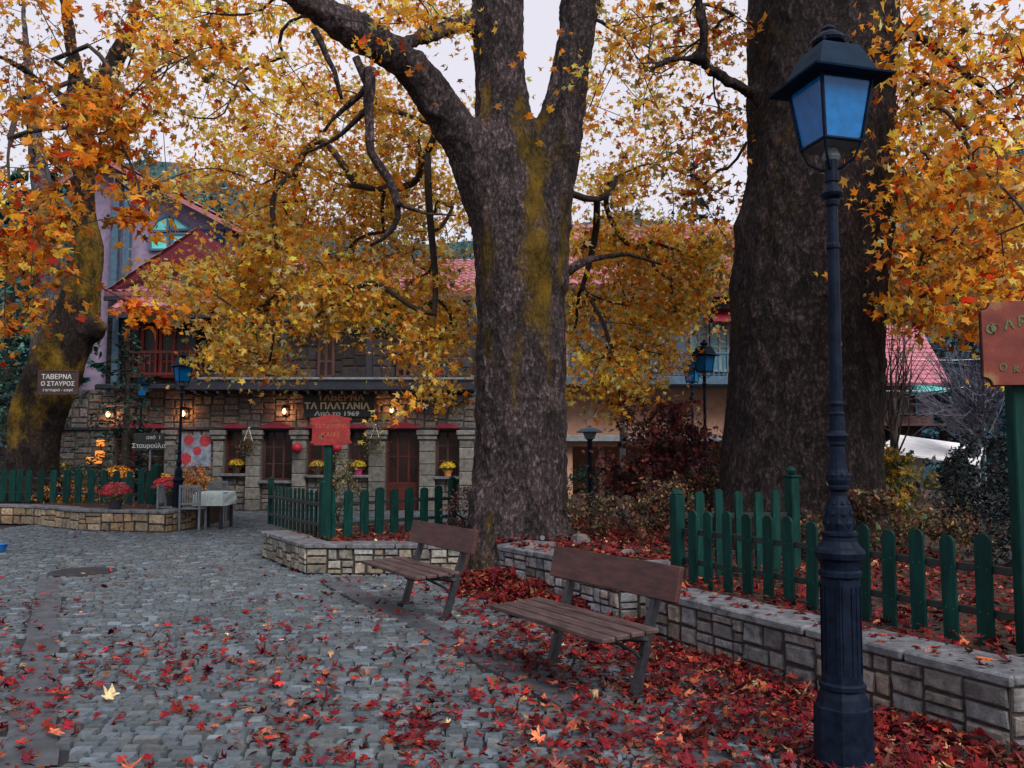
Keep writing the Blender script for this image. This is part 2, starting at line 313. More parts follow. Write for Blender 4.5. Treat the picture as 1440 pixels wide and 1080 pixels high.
PAL = {
 'gold': [(.92, .44, .045, 5), (.94, .56, .10, 5), (.88, .27, .018, 3.4), (.50, .36, .11, 1.4), (.26, .24, .10, 1.2), (.5, .06, .01, .5), (.92, .78, .34, 2)],
 'orange': [(.74, .24, .015, 5), (.66, .16, .01, 4), (.78, .34, .03, 2), (.42, .035, .01, 1.6), (.28, .12, .02, 1.5), (.16, .13, .05, 1)],
 'warm': [(.82, .34, .03, 4), (.84, .24, .015, 4), (.88, .50, .07, 3), (.55, .10, .01, 1.6), (.30, .17, .04, 2), (.18, .15, .06, 1.2), (.45, .03, .01, 1)],
 'olive': [(.58, .44, .14, 4), (.24, .24, .10, 4), (.60, .36, .06, 4), (.70, .30, .03, 2.4), (.14, .16, .09, 2)],
 'brown': [(.34, .13, .02, 4), (.50, .18, .02, 4), (.20, .10, .03, 3), (.14, .11, .05, 2), (.35, .04, .01, 1.2), (.68, .26, .03, 2)],
 'litter': [(.17, .012, .017, 5), (.09, .008, .013, 4), (.25, .028, .02, 2.4), (.34, .10, .05, 1.2), (.12, .02, .03, 1.5), (.4, .27, .15, .25), (.15, .06, .04, 3.0)],
 'maroon': [(.07, .014, .016, 5), (.14, .02, .018, 3), (.04, .016, .02, 3), (.22, .05, .025, 1), (.10, .07, .03, 1)],
 'mixed': [(.08, .045, .02, 4), (.05, .045, .02, 4), (.13, .05, .03, 3), (.2, .11, .04, 1.5), (.05, .07, .03, 2), (.28, .2, .08, .7), (.10, .02, .02, 2)],
 'herb': [(.07, .08, .03, 4), (.2, .17, .05, 2), (.05, .07, .04, 3), (.28, .2, .06, 1), (.16, .05, .04, 1)],
 'yellowherb': [(.5, .3, .04, 3), (.35, .25, .05, 2), (.1, .12, .05, 3), (.06, .1, .05, 2)],
 'fir': [(.010, .045, .03, 4), (.02, .07, .045, 3), (.006, .02, .018, 3), (.035, .09, .07, 1)],
 'darkfir': [(.004, .012, .014, 4), (.008, .022, .024, 3), (.03, .05, .06, .8)],
 'hazyforest': [(.008, .05, .085, 4), (.012, .075, .10, 3), (.006, .03, .055, 3), (.03, .10, .08, 1.5)],  # hazy blue of distance is put into these tree colours
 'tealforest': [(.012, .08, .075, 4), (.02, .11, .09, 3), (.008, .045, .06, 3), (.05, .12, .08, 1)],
 'heather': [(.12, .06, .06, 4), (.2, .1, .1, 3), (.07, .03, .03, 3), (.1, .08, .05, 1)],
}
def pick(pal, n, jit=.25):
    p = np.array(PAL[pal]); q = p[:, 3] / p[:, 3].sum(); c = p[RNG.choice(len(p), n, p=q), :3]
    return np.clip(c * np.exp(RNG.normal(0, jit, (n, 1))) * np.exp(RNG.normal(0, .08, (n, 3))), .002, .95)
# ================================================================ GROUND
def inpoly(x, y, poly):
    c = False; n = len(poly)
    for i in range(n):
        x1, y1 = poly[i]; x2, y2 = poly[i - 1]
        if (y1 > y) != (y2 > y) and x < (x2 - x1) * (y - y1) / (y2 - y1) + x1: c = not c
    return c
def segd(px, py, a, b):
    ax, ay = a; bx, by = b; t = ((px - ax) * (bx - ax) + (py - ay) * (by - ay)) / ((bx - ax) ** 2 + (by - ay) ** 2); t = max(0, min(1, t))
    return math.hypot(px - ax - t * (bx - ax), py - ay - t * (by - ay))
g = MB(); g.add([(-300, -40, -.03), (300, -40, -.03), (300, 400, -.03), (-300, 400, -.03)], [(0, 1, 2, 3)])
tag(g.build('ground', M['joint']), kind='structure')
# planting beds (outline on the ground) and the two smooth strips in the paving
RW0 = Vector((1.14, 7.40, 0)); RW1 = Vector((2.60, 4.57, 0))            # right wall face
MW0 = Vector((-.14, 10.15, 0)); MW1 = Vector((1.02, 8.25, 0))           # middle wall face
LWc = G(430, 807); LWl = G(370, 783); LWr = G(648, 808)                   # left bed corner points
BEDR = [(RW0.x, RW0.y), (RW1.x, RW1.y), (RW1.x + 6, RW1.y + 1.2), (14, 30), (2.5, 30), (-.2, 11.8), (MW0.x, MW0.y), (MW1.x, MW1.y), (MW1.x + .5, MW1.y + .1)]
BEDL = [(LWc.x, LWc.y), (LWr.x, LWr.y), (0.2, 12.2), (.2, 15), (LWl.x - .3, LWl.y + 2.2), (LWl.x, LWl.y)]
FW0 = G(48, 738); FW1 = G(232, 749)
BEDF = [(FW0.x, FW0.y), (FW1.x, FW1.y), (FW1.x + .3, FW1.y + 3.4), (-12, 22.5), (FW0.x - 3, FW0.y + 1)]
GUT = [G(40, 1080), G(52, 950), G(62, 880), G(70, 812)]
STR = [G(1060, 1095), G(850, 1005), G(690, 925), G(575, 868), G(505, 836), G(470, 818)]
def near_line(x, y, pts, wd):
    return any(segd(x, y, (pts[i].x, pts[i].y), (pts[i + 1].x, pts[i + 1].y)) < wd for i in range(len(pts) - 1))
b = MB(); row = 0; y = 2.6
while y < 24.5:
    dy = random.uniform(.066, .092) * (1 if y < 12 else 1.25); x = -10.5 - random.random() * .2; xm = 8.5
    half = y * .66 + 1.2
    while x < xm:
        dx = random.uniform(.09, .17) * (1 if y < 12 else 1.15)
        cx = x + dx / 2; cy = y + dy / 2 + .03 * math.sin(cx * .9 + y * .3) + random.gauss(0, .004)
        x += dx
        if abs(cx) > half + .5 or inpoly(cx, cy, BEDR) or inpoly(cx, cy, BEDL) or inpoly(cx, cy, BEDF): continue
        if near_line(cx, cy, GUT, .15) or near_line(cx, cy, STR, .16): continue
        hx = dx / 2 - random.uniform(.004, .009); hy = dy / 2 - random.uniform(.004, .009)
        z = random.gauss(0, .004); tx = random.gauss(0, .02); ty = random.gauss(0, .03); q = .014
        a = random.gauss(0, .04); ca, sa = math.cos(a), math.sin(a); vs = []
        for (i, j) in ((-1, -1), (1, -1), (1, 1), (-1, 1)):
            jx = random.uniform(-.009, .009); jy = random.uniform(-.007, .007)
            lx = i * hx + jx; ly = j * hy + jy; vs.append((cx + lx * ca - ly * sa, cy + lx * sa + ly * ca, -.05))
            lx *= 1 - q / hx * .7; ly *= 1 - q / hy * .7; vs.append((cx + lx * ca - ly * sa, cy + lx * sa + ly * ca, z + tx * lx + ty * ly))
        k = random.uniform(.085, .17) if random.random() < .9 else random.uniform(.17, .26)
        tint = random.random(); col = (k * (1 - .08 * tint), k * (1.0), k * (1.03 + .07 * tint)) if random.random() < .75 else (k * 1.03, k * .98, k * .92)
        b.add(vs, [(1, 3, 5, 7), (0, 2, 3, 1), (2, 4, 5, 3), (4, 6, 7, 5), (6, 0, 1, 7)], col)
    y += dy
tag(b.build('cobblestone_paving', M['sett']), kind='structure')
def strip(name, pts, wd, z=-.004):
    b = MB(); vs = []; n = 40; P2 = []
    for i in range(len(pts) - 1):
        for k in range(8): P2.append(pts[i].lerp(pts[i + 1], k / 8))
    P2.append(pts[-1])
    for i, p in enumerate(P2):
        t = (P2[min(i + 1, len(P2) - 1)] - P2[max(i - 1, 0)]).normalized(); s = Vector((-t.y, t.x, 0))
        ww = wd * (1 + .08 * math.sin(i * 1.7))
        for k, zz in ((-1, -.05), (-1, z - .004), (-.8, z), (.8, z), (1, z - .004), (1, -.05)): vs.append(p + s * (ww * k) + Z_ * zz)
    F = [(i * 6 + k, i * 6 + k + 1, i * 6 + k + 7, i * 6 + k + 6) for i in range(len(P2) - 1) for k in range(5)]
    b.add(vs, F); return tag(b.build(name, M['concrete'], smooth=False), kind='structure')
strip('drain_channel_paving', GUT, .13); strip('paving_strip', STR, .14)
# manhole cover far left
mc = G(116, 804); r = root('manhole_cover', 'dark round metal cover let into the cobbled paving', 'manhole cover', (mc.x, mc.y, 0))
b = MB(); b.lathe([(.42, -.04), (.42, .008), (.40, .012), (.36, .012), (.35, .006), (.02, .006)], n=28); b.build('frame', M['iron'], r, world=False)
b = MB()
for i in range(-4, 5):
    hh = math.sqrt(.33 ** 2 - (i * .07) ** 2); b.box(-hh, hh, i * .07 - .02, i * .07 + .02, .004, .012, .003)
b.build('cover', M['iron'], r, world=False)

# ================================================================ STONE WALLS
def ashlar(b, o, u, v, n, Lh, H, size=.16, joint=.0065, prot=.02, base=(.12, .11, .105), var=.26):
    """random squared stones filling a Lh x H rectangle (o corner, u along, v up, n outward)"""
    u = Vector(u); v = Vector(v); n = Vector(n); o = Vector(o); out = []
    def cut(x0, x1, y0, y1, d):
        w_, h_ = x1 - x0, y1 - y0
        big = w_ > size * 2.1 or h_ > size * 1.15
        if d > 14 or not big or (w_ < size * 1.6 and h_ < size * .9) or (w_ < size * 1.9 and h_ < size * 1.3 and random.random() < .25):
            out.append((x0, x1, y0, y1)); return
        if w_ / max(h_, 1e-6) > 1.7: t = x0 + w_ * random.uniform(.3, .7); cut(x0, t, y0, y1, d + 1); cut(t, x1, y0, y1, d + 1)
        else: t = y0 + h_ * random.uniform(.34, .66); cut(x0, x1, y0, t, d + 1); cut(x0, x1, t, y1, d + 1)
    nx = max(1, round(Lh / (size * 4.5))); e = [0] + [Lh * (i + random.uniform(-.15, .15)) / nx for i in range(1, nx)] + [Lh]
    for i in range(nx): cut(e[i], e[i + 1], 0, H, 0)
    for x0, x1, y0, y1 in out:
        j = joint * random.uniform(.6, 1.3); vs = []; p = prot * random.uniform(.5, 1.2)
        cs = [(x0 + j, y0 + j), (x1 - j, y0 + j), (x1 - j, y1 - j), (x0 + j, y1 - j)]
        jit = min(.02, (x1 - x0) * .08, (y1 - y0) * .08)
        cs = [(x + random.uniform(0, jit * 1.5) * (1 if x < (x0 + x1) / 2 else -1), yy + random.uniform(0, jit) * (1 if yy < (y0 + y1) / 2 else -1)) for x, yy in cs]
        mxx, myy = (x0 + x1) / 2, (y0 + y1) / 2
        for x, yy in cs: vs.append(o + u * x + v * yy - n * .01)
        for x, yy in cs:
            vs.append(o + u * (x + (mxx - x) * .05) + v * (yy + (myy - yy) * .06) + n * (p * random.uniform(.6, .9)))
        for x, yy in cs:
            vs.append(o + u * (x + (mxx - x) * .22) + v * (yy + (myy - yy) * .25) + n * (p * random.uniform(.9, 1.15)))
        k = math.exp(random.gauss(0, var)); wm = random.uniform(-.12, .16)
        F = [(8, 9, 10, 11)]
        for i in range(4):
            q = (i + 1) % 4; F += [(i, q, 4 + q, 4 + i), (4 + i, 4 + q, 8 + q, 8 + i)]
        b.add(vs, F, (base[0] * k * (1 + wm), base[1] * k, base[2] * k * (1 - wm)))
def planter_wall(name, label, pts, H, th, size, base, capw=.42, side=1, group=None, cat='stone wall'):
    """pts: face line on the ground, stone face on the street side (side=+1: right of the travel direction is the street)"""
    r = root(name, label, cat, (pts[0].x, pts[0].y, 0), group=group)
    st = MB(); co = MB(); cp = MB()
    for i in range(len(pts) - 1):
        a, c = pts[i], pts[i + 1]; u = (c - a); Lh = u.length; u.normalize(); n = Vector((u.y, -u.x, 0)) * side
        ashlar(st, a + Z_ * .0, u, Z_, n, Lh, H - .055, size, base=base, prot=.022)
        m = (a + c) / 2 - n * (th / 2 + .004); co.obox(m + Z_ * (H - .06) / 2, u, -n, Z_, Lh / 2, th / 2 - .002, (H - .06) / 2)
        x = -.03 if i == 0 else .0
        while x < Lh - .02:
            d = random.uniform(.42, .8); d = min(d, Lh + .03 - x)
            if Lh - (x + d) < .2: d = Lh + .03 - x
            k = random.uniform(.8, 1.25); zt = random.uniform(-.004, .004)
            cp.obox(a + u * (x + d / 2) - n * (capw / 2 - .035 + random.uniform(-.012, .012)) + Z_ * (H - .025 + zt), u, -n, Z_, d / 2 - .006, capw / 2, .03 + random.uniform(-.004, .004), .011, (k, k, k * 1.02))
            x += d
    st.build('stonework', M['ashlar'], r); co.build('core', M['mortar'], r); cp.build('coping', M['coping'], r)
    return r
RWr = RW1 + Vector((.55, .12, 0))
planter_wall('planter_wall', 'long grey stone wall of the nearest planting bed, with flagstone coping', [RW0, RW1, RWr, RWr + Vector((3, .8, 0))], .43, .32, .145, (.19, .18, .175), group='stone planter walls')
planter_wall('planter_wall', 'short pale stone wall in front of the big tree, behind the near bench', [MW0 + Vector((.35, .5, 0)), MW0, MW1, MW1 + Vector((.62, .18, 0))], .50, .3, .13, (.24, .24, .25), group='stone planter walls')
planter_wall('planter_wall', 'stone wall with corner below the green picket enclosure behind the far bench', [LWl, LWc, LWr], .385, .3, .14, (.23, .22, .19), group='stone planter walls')
planter_wall('planter_wall', 'low tan stone wall carrying two pots of red flowers, at far left', [Vector((FW0.x - 4.5, FW0.y + .9, 0)), Vector((FW0.x - 1.6, FW0.y + .35, 0)), FW0, G(110, 746), FW1, FW1 + Vector((.25, 1.2, 0))], .42, .3, .19, (.27, .21, .14), group='stone planter walls')
def bed(poly, z, name):
    b = MB(); n = len(poly); cx = sum(p[0] for p in poly) / n; cy = sum(p[1] for p in poly) / n
    b.add([(p[0], p[1], z) for p in poly] + [(p[0], p[1], -.04) for p in poly], [tuple(range(n))] + [(i, (i + 1) % n, n + (i + 1) % n, n + i) for i in range(n)])
    return tag(b.build(name, M['soil']), kind='structure')
def shrink(poly, d):
    n = len(poly); cx = sum(p[0] for p in poly) / n; cy = sum(p[1] for p in poly) / n
    return [(p[0] + (cx - p[0]) * d, p[1] + (cy - p[1]) * d) for p in poly]
bed([(RW0.x + .1, RW0.y + .1), (RW1.x + .14, RW1.y + .12), (RW1.x + 6, RW1.y + 1.4), (14, 30), (2.5, 30), (.1, 11.8), (MW0.x + .4, MW0.y + .3), (MW1.x + .12, MW1.y + .2), (MW1.x + .55, MW1.y + .32)], .36, 'bed_ground')
bed([(LWc.x + .06, LWc.y + .12), (LWr.x - .05, LWr.y + .12), (0.1, 12.2), (.1, 15), (LWl.x - .2, LWl.y + 2.1), (LWl.x + .08, LWl.y + .1)], .32, 'bed_ground')
bed([(FW0.x + .1, FW0.y + .14), (FW1.x - .05, FW1.y + .14), (FW1.x + .2, FW1.y + 3.3), (-12, 22.4), (FW0.x - 4.4, FW0.y + 1.1), (FW0.x - 1.5, FW0.y + .5)], .40, 'bed_ground')

# ================================================================ FENCES
def picket(par, c, u, h, w_=.106, th=.022):
    n = Vector((u.y, -u.x, 0)); hw = w_ / 2 * random.uniform(.93, 1.06); h *= random.uniform(.975, 1.02)
    lean = random.gauss(0, .012)
    pts = [(-hw, 0), (hw, 0), (hw, h - .035), (hw * .72, h - .012), (hw * .35, h), (-hw * .35, h), (-hw * .72, h - .012), (-hw, h - .035)]
    b = MB(); k = random.uniform(.75, 1.25); b.prism(pts, c - n * th / 2, (u + Z_ * lean).normalized(), (Z_ - u * lean).normalized(), n, th, (k, k, k))
    for zz in (.3, .69):
        for xx in (-.25, .25): b.prism([(.004 * math.cos(a), .004 * math.sin(a)) for a in (0, 1.05, 2.1, 3.14, 4.19, 5.24)], c + n * th / 2 + u * (xx * w_) + Z_ * (zz * h + random.gauss(0, .008)), u, Z_, n, .0015, (9, 5, 6))
    return b.build('picket', M['fence'], par)
def post(par, c, u, h, w_=.10, ball=False):
    b = MB(); n = Vector((u.y, -u.x, 0)); b.obox(c + Z_ * h / 2, u, -n, Z_, w_ / 2, w_ / 2, h / 2, .008)
    if ball:
        b.obox(c + Z_ * (h + .012), u, -n, Z_, w_ * .62, w_ * .62, .012, .004); b.lathe([(.02, .02), (.045, .04), (.052, .07), (.035, .1), (.008, .115)], c + Z_ * h, 10)
    else: b.lathe([(w_ * .5, 0), (w_ * .56, .012), (w_ * .42, .04), (w_ * .1, .06)], c + Z_ * (h - .002), 8, a0=math.atan2(u.y, u.x) + R(22.5))
    return b.build('post', M['fence'], par)
def rails(par, a, c, zs, off=.02):
    u = (c - a).normalized(); n = Vector((u.y, -u.x, 0))
    for z in zs:
        b = MB(); b.obox((a + c) / 2 - n * (off + .008) + Z_ * z, u, -n, Z_, (c - a).length / 2, .016, .024, .004); b.build('rail', M['rail'], par)
# near fence along the right wall: (px, py bottom) on z = .43
fr = root('picket_fence', 'dark green picket fence standing along the nearest stone wall beside the street lamp', 'picket fence', (2.2, 6.6, 0), group='green picket fences')
A0 = G(954, 818, .40); A1 = G(1433, 918, .40); uu = (A1 - A0).normalized()
def online(px):               # point of line A0-A1 seen at column px
    best = min((abs(720 + 1200 * (A0.lerp(A1, t / 600)).x / ((A0.lerp(A1, t / 600)).y * CS - 1.2 * SN) - px), t) for t in range(601))[1]
    return A0.lerp(A1, best / 600)
for px in (975, 997, 1024, 1052, 1081, 1110, 1143, 1179, 1216, 1252, 1293, 1339, 1388): picket(fr, online(px), uu, .675)
post(fr, A0, uu, .80, .105); rails(fr, A0, A1, (.2, .47))
Bk = Vector((2.85, 8.75, .36)); ub = (Bk - A0).normalized()
for px in (.18, .34, .52, .69, .84): picket(fr, A0.lerp(Bk, px) + Z_ * 0, ub, .84, .1)
post(fr, Bk, ub, .98, .11, True); rails(fr, A0, Bk, (.24, .6))
Bk2 = Vector((5.6, 8.9, .36)); ub2 = (Bk2 - Bk).normalized()
# enclosure fence on the left bed
fl = root('picket_fence', 'green picket enclosure around the small bed below the red board in the middle', 'picket fence', (-2, 12, 0), group='green picket fences')
C0 = G(449, 757, .385) + Vector((.03, .1, 0)); Cl = G(380, 737, .385); Cr = G(636, 741, .385); uc = (Cr - C0).normalized(); ul = (Cl - C0).normalized()
for px in range(13): picket(fl, C0.lerp(Cl, .05 + .93 * px / 12.4), ul, .66, .085)
def online2(px, A, B):
    best = min((abs(720 + 1200 * (A.lerp(B, t / 600)).x / ((A.lerp(B, t / 600)).y * CS - 1.2 * SN) - px), t) for t in range(601))[1]
    return A.lerp(B, best / 600)
for px in (465, 489, 512, 533, 554, 575, 596, 617): picket(fl, online2(px, C0, Cr), uc, .665, .155)
post(fl, C0, uc, .76, .1); post(fl, Cr, uc, .76, .11); post(fl, Cl, ul, .74, .08); rails(fl, C0, Cr, (.17, .46)); rails(fl, C0, Cl, (.17, .46))
# far left fence
ff = root('picket_fence', 'green picket fence at far left under the mossy leaning tree', 'picket fence', (-9, 19, 0), group='green picket fences')
D0 = Vector((P(-60, 640, 19.4).x, 19.4, .50)); D1 = G(218, 709, .47); ud = (D1 - D0).normalized()
for i, px in enumerate((-12, 3, 16, 26, 39, 56, 74, 92, 109, 127, 145, 163, 181, 198, 209)): picket(ff, online2(px, D0, D1), ud, .72, .15)
post(ff, D1, ud, .82, .14); rails(ff, D0, D1, (.2, .52))

# ================================================================ BENCHES
def make_bench():
    r = root('park_bench', '', 'bench', group='benches facing the cobbled street')
    Lb = 1.46
    for i, z in enumerate((0,)):
        b = MB(); b.obox((0, .190, .735), X_, Vector((0, math.cos(.22), -math.sin(.22))) * -1, Vector((0, math.sin(.22), math.cos(.22))), Lb / 2, .02, .118, .006)
        back = b.build('backrest', M['board'], r, world=False)
    for k in range(4):
        b = MB(); yy = -.40 + k * .118; b.box(-Lb / 2, Lb / 2 - .06, yy, yy + .105, .415 + .006 * k, .447 + .006 * k, .006); b.build('seat_slat', M['slat'], r, world=False)
    for sx in (-.49, .49):
        pr = [(0, 0, 0), (0, .03, .1), (0, .078, .25), (0, .125, .42), (0, .178, .58), (0, .226, .72), (0, .258, .81)]
        b = MB(); vs = []; F = []
        for i, (x, yy, z) in enumerate(pr):
            t = Vector(pr[min(i + 1, 6)]) - Vector(pr[max(i - 1, 0)]); t.normalize(); nn = Vector((0, t.z, -t.y)); c = Vector((sx, yy, z)); d = (.036, .032, .03, .032, .028, .022, .016)[i]
            for a, q in ((-1, -1), (1, -1), (1, 1), (-1, 1)): vs.append(c + X_ * (.022 * a) + nn * (d * q))
        for i in range(6):
            for k in range(4): F.append((i * 4 + k, i * 4 + (k + 1) % 4, i * 4 + 4 + (k + 1) % 4, i * 4 + 4 + k))
        F += [(3, 2, 1, 0), (24, 25, 26, 27)]; b.add(vs, F)
        b.box(sx - .04, sx + .04, -.06, .09, -.01, .016, .005)
        leg = b.build('leg', M['iron'], r, world=False)
        b = MB(); b.tube([(sx, .10, .36), (sx, -.05, .385), (sx, -.2, .398), (sx, -.37, .40)], [.03, .024, .02, .016], 6); b.tube([(sx, .07, .22), (sx, -.02, .3), (sx, -.16, .37), (sx, -.2, .39)], [.014] * 4, 6)
        b.build('bracket', M['iron'], leg, world=False)
    b = MB(); b.tube([(-.49, -.15, .385), (.49, -.15, .385)], .012, 6); b.build('cross_bar', M['iron'], r, world=False)
    return r
bench = make_bench(); f1, f2 = G(893, 980), G(775, 935); rzb = math.atan2(f1.y - f2.y, f1.x - f2.x)
bench['label'] = 'nearest reddish-brown wooden bench with a single backrest board, next to red leaves'
bench.location = ((f1.x + f2.x) / 2, (f1.y + f2.y) / 2, 0); bench.rotation_euler.z = rzb
f1, f2 = G(628, 872), G(568, 847)
dup(bench, ((f1.x + f2.x) / 2, (f1.y + f2.y) / 2, 0), math.atan2(f1.y - f2.y, f1.x - f2.x) + R(2), 'smaller-looking far bench of reddish-brown boards, left of the mossy tree foot')

# ================================================================ STREET LAMPS
def zp(py, D=4.52):
    k = (540 - py) / 1200; return EYE + D * (SN + k * CS) / (CS - k * SN)
def make_lamp():
    r = root('street_lamp', '', 'street lamp', group='navy lantern street lamps')
    def rr(hw, py): return hw / SCL(4.52, zp(py))
    def prof(l): return [(rr(hw, py), zp(py)) for py, hw in l]
    o8 = R(22.5)
    b = MB(); b.lathe([(.155, 0), (.155, .03), (.148, .036)] + prof([(992, 39), (990, 36), (978, 33), (968, 29)]), n=8, a0=o8)
    b.lathe(prof([(968, 29), (966, 31.5), (960, 32), (957, 29)]), n=16); base = b.build('base', M['lamp'], r, world=False)
    b = MB(); b.lathe(prof([(957, 27.5), (808, 26.5)]), n=8, a0=o8)
    for k in range(8):          # raised mouldings on the octagonal column
        a = k * math.pi / 4; dx, dy = math.cos(a), math.sin(a); z0, z1 = zp(945), zp(822); rad = .094
        for s in (-.024, .024): b.obox((dx * rad - dy * s, dy * rad + dx * s, (z0 + z1) / 2), (dx, dy, 0), (-dy, dx, 0), Z_, .004, .003, (z1 - z0) / 2)
    b.lathe(prof([(812, 26), (809, 29), (803, 29), (800, 26), (795, 27), (788, 29), (784, 33), (776, 34.5), (771, 32), (768, 28), (760, 23), (754, 22.5), (752, 25), (748, 25), (746, 20)]), n=20)
    b.build('column', M['lamp'], r, world=False)
    b = MB(); b.lathe(prof([(747, 19), (738, 20), (725, 19), (712, 17), (703, 13), (697, 10.5), (691, 10), (688, 15), (684, 15.5), (682, 13), (675, 15.5), (668, 15.5), (660, 12.5), (650, 11), (632, 10), (628, 9.5), (625, 11.5), (621, 11.5), (618, 13), (613, 15.5), (609, 12), (606, 10.5), (595, 10.5), (585, 10), (582, 11), (579, 9), (572, 9), (568, 10.5), (564, 9)]), n=16)
    for lvl, cnt, hw, sz in ((735, 8, 20, .03), (722, 8, 18.5, .028), (708, 8, 15, .022), (668, 8, 15, .018)):
        for k in range(cnt):
            a = 2 * math.pi * (k + (lvl % 2) * .5) / cnt; rad = rr(hw, lvl); c = Vector((math.cos(a) * rad, math.sin(a) * rad, zp(lvl)))
            b.add([c + Vector((math.cos(a), math.sin(a), 0)) * .008, c + Vector((-math.sin(a), math.cos(a), 0)) * sz * .7, c + Z_ * sz, c - Vector((-math.sin(a), math.cos(a), 0)) * sz * .7, c - Z_ * sz], [(0, 1, 2), (0, 2, 3), (0, 3, 4), (0, 4, 1)])
    b.build('ornament', M['lamp'], r, world=False)
    b = MB(); b.lathe(prof([(566, 8.6), (352, 7.8), (349, 9.5), (345, 9.5), (342, 7.6), (292, 7.2), (289, 9), (284, 9.5), (281, 8), (277, 13), (273, 15), (270, 13.5), (262, 8.5), (258, 8), (256, 9.5), (226, 9.2), (224, 10.5), (219, 10.5), (217, 7)]), n=14)
    b.build('shaft', M['lamp'], r, world=False)
    # lantern
    al = R(-31); cor = lambda d, z, k: Vector((d * math.sin(-al * -1 + k * math.pi / 2) , -d * math.cos(al + k * math.pi / 2), z))
    zb, zt = 3.255, 3.585; db, dt = .158, .215
    fr_ = MB()
    for k in range(4):
        fr_.tube([cor(db, zb, k), cor(dt, zt, k)], .011, 5); fr_.tube([cor(db, zb, k), cor(db, zb, k + 1)], .011, 5); fr_.tube([cor(dt, zt, k), cor(dt, zt, k + 1)], .012, 5)
        fr_.tube([(0, 0, 3.12), cor(.05, 3.125, k), cor(.12, 3.17, k), cor(db, zb, k)], [.012, .010, .008, .009], 5)
    lf = fr_.build('lantern_frame', M['lamp'], r, world=False)
    for k in range(4):
        g_ = MB(); a, c, d, e = cor(db - .004, zb + .012, k), cor(db - .004, zb + .012, k + 1), cor(dt - .004, zt - .01, k + 1), cor(dt - .004, zt - .01, k)
        cc = (a + c + d + e) / 4; nn = (c - a).cross(e - a).normalized(); q = [a, c, d, e]; N = 5; vs = []
        # rounded-corner pane
        ring = []
        for i in range(4):
            p0 = q[i]; pa = q[i - 1]; pb = q[(i + 1) % 4]; rad = .03
            ea = (pa - p0).normalized(); eb = (pb - p0).normalized()
            for t in range(5):
                th = t / 4; ring.append(p0 + ea * rad * (1 - th) ** 2 + eb * rad * th ** 2)
        vs = ring + [p - nn * .004 for p in ring]; m = len(ring)
        g_.add(vs, [tuple(range(m)), tuple(range(2 * m - 1, m - 1, -1))] + [(i, i + m, (i + 1) % m + m, (i + 1) % m) for i in range(m)])
        g_.build('glass_pane', M['blueglass'], lf, world=False)
    b = MB(); b.add([cor(db - .006, zb - .012, k) for k in range(4)] + [cor(db - .006, zb - .004, k) for k in range(4)], [(0, 1, 2, 3), (7, 6, 5, 4)] + [(k, k + 4, (k + 1) % 4 + 4, (k + 1) % 4) for k in range(4)])
    b.lathe([(.035, 3.17), (.05, 3.19), (.03, 3.24)], n=10); b.build('lantern_floor', M['palegrey'], lf, world=False)
    b = MB(); lv = [(.335, 3.588), (.34, 3.598), (.245, 3.63), (.225, 3.67), (.185, 3.74), (.155, 3.785), (.145, 3.79)]; vs = [cor(d, z, k) for d, z in lv for k in range(4)]
    F = [(i * 4 + k, i * 4 + (k + 1) % 4, i * 4 + 4 + (k + 1) % 4, i * 4 + 4 + k) for i in range(len(lv) - 1) for k in range(4)] + [(3, 2, 1, 0), tuple(len(vs) - 4 + k for k in range(4))]
    b.add(vs, F); b.build('lantern_roof', M['lamproof'], r, world=False)
    b = MB(); b.lathe([(.05, 3.78), (.055, 3.80), (.045, 3.81), (.085, 3.825), (.092, 3.84), (.08, 3.862), (.05, 3.885), (.03, 3.893), (.028, 3.90), (.034, 3.912), (.02, 3.93), (.004, 3.94)], n=16)
    for k in range(4): c = cor(.115, 3.80, k); b.lathe([(.006, 0), (.012, .01), (.006, .022)], c, 6)
    b.build('finial', M['lamp'], r, world=False)
    return r
lamp = make_lamp(); gp = G(1187, 1075); lamp.location = (gp.x, gp.y, 0); lamp.rotation_euler.y = R(.5); lamp['label'] = 'tall navy cast-iron street lamp with blue glass lantern, nearest, in front of the dark trunk'
q = G(248, 744); dup(lamp, (q.x, q.y, 0), R(30), 'navy street lamp with blue lantern beside the table with a white cloth', sc=.94)
q = P(195, 640, 21.5); dup(lamp, (q.x, 21.5, .30), R(10), 'black street lamp with grey lantern behind the green fence, left of the taller one', sc=.83)
q = P(991, 640, 14.6); dup(lamp, (q.x, 14.6, .3), R(24), 'street lamp with bright blue lantern behind the dark red shrub between the two big trunks', sc=.82)
q = P(974, 640, 18.4); dup(lamp, (q.x, 18.4, .3), R(40), 'dark street lamp just left of and behind the one by the dark red shrub', sc=.86)
# small mushroom lamp and pole with a flat head
D = 16.5; q = P(830, 700, D); r = root('garden_lamp', 'short dark lamp with a flat mushroom cap right of the central tree', 'garden lamp', (q.x, D, .33))
zt = P(830, 600, D).z - .33
b = MB(); b.lathe([(.10, 0), (.1, .05), (.055, .08), (.05, zt - .26), (.07, zt - .25), (.05, zt - .23)], n=10); b.build('post', M['lamp'], r, world=False)
b = MB(); b.lathe([(.09, zt - .24), (.13, zt - .12), (.12, zt - .1)], n=12); b.build('lens', M['palegrey'], r, world=False)
b = MB(); b.lathe([(.25, zt - .115), (.26, zt - .10), (.19, zt - .05), (.07, zt - .02), (.03, zt), (.01, zt + .03)], n=16); b.build('cap', M['bluepaint'], r, world=False)
D = 15.2; q = P(876, 670, D); r = root('post', 'pale upright post carrying a flat dark wooden head, between the big trees', 'post', (q.x, D, .33))
zt = P(876, 572, D).z - .33
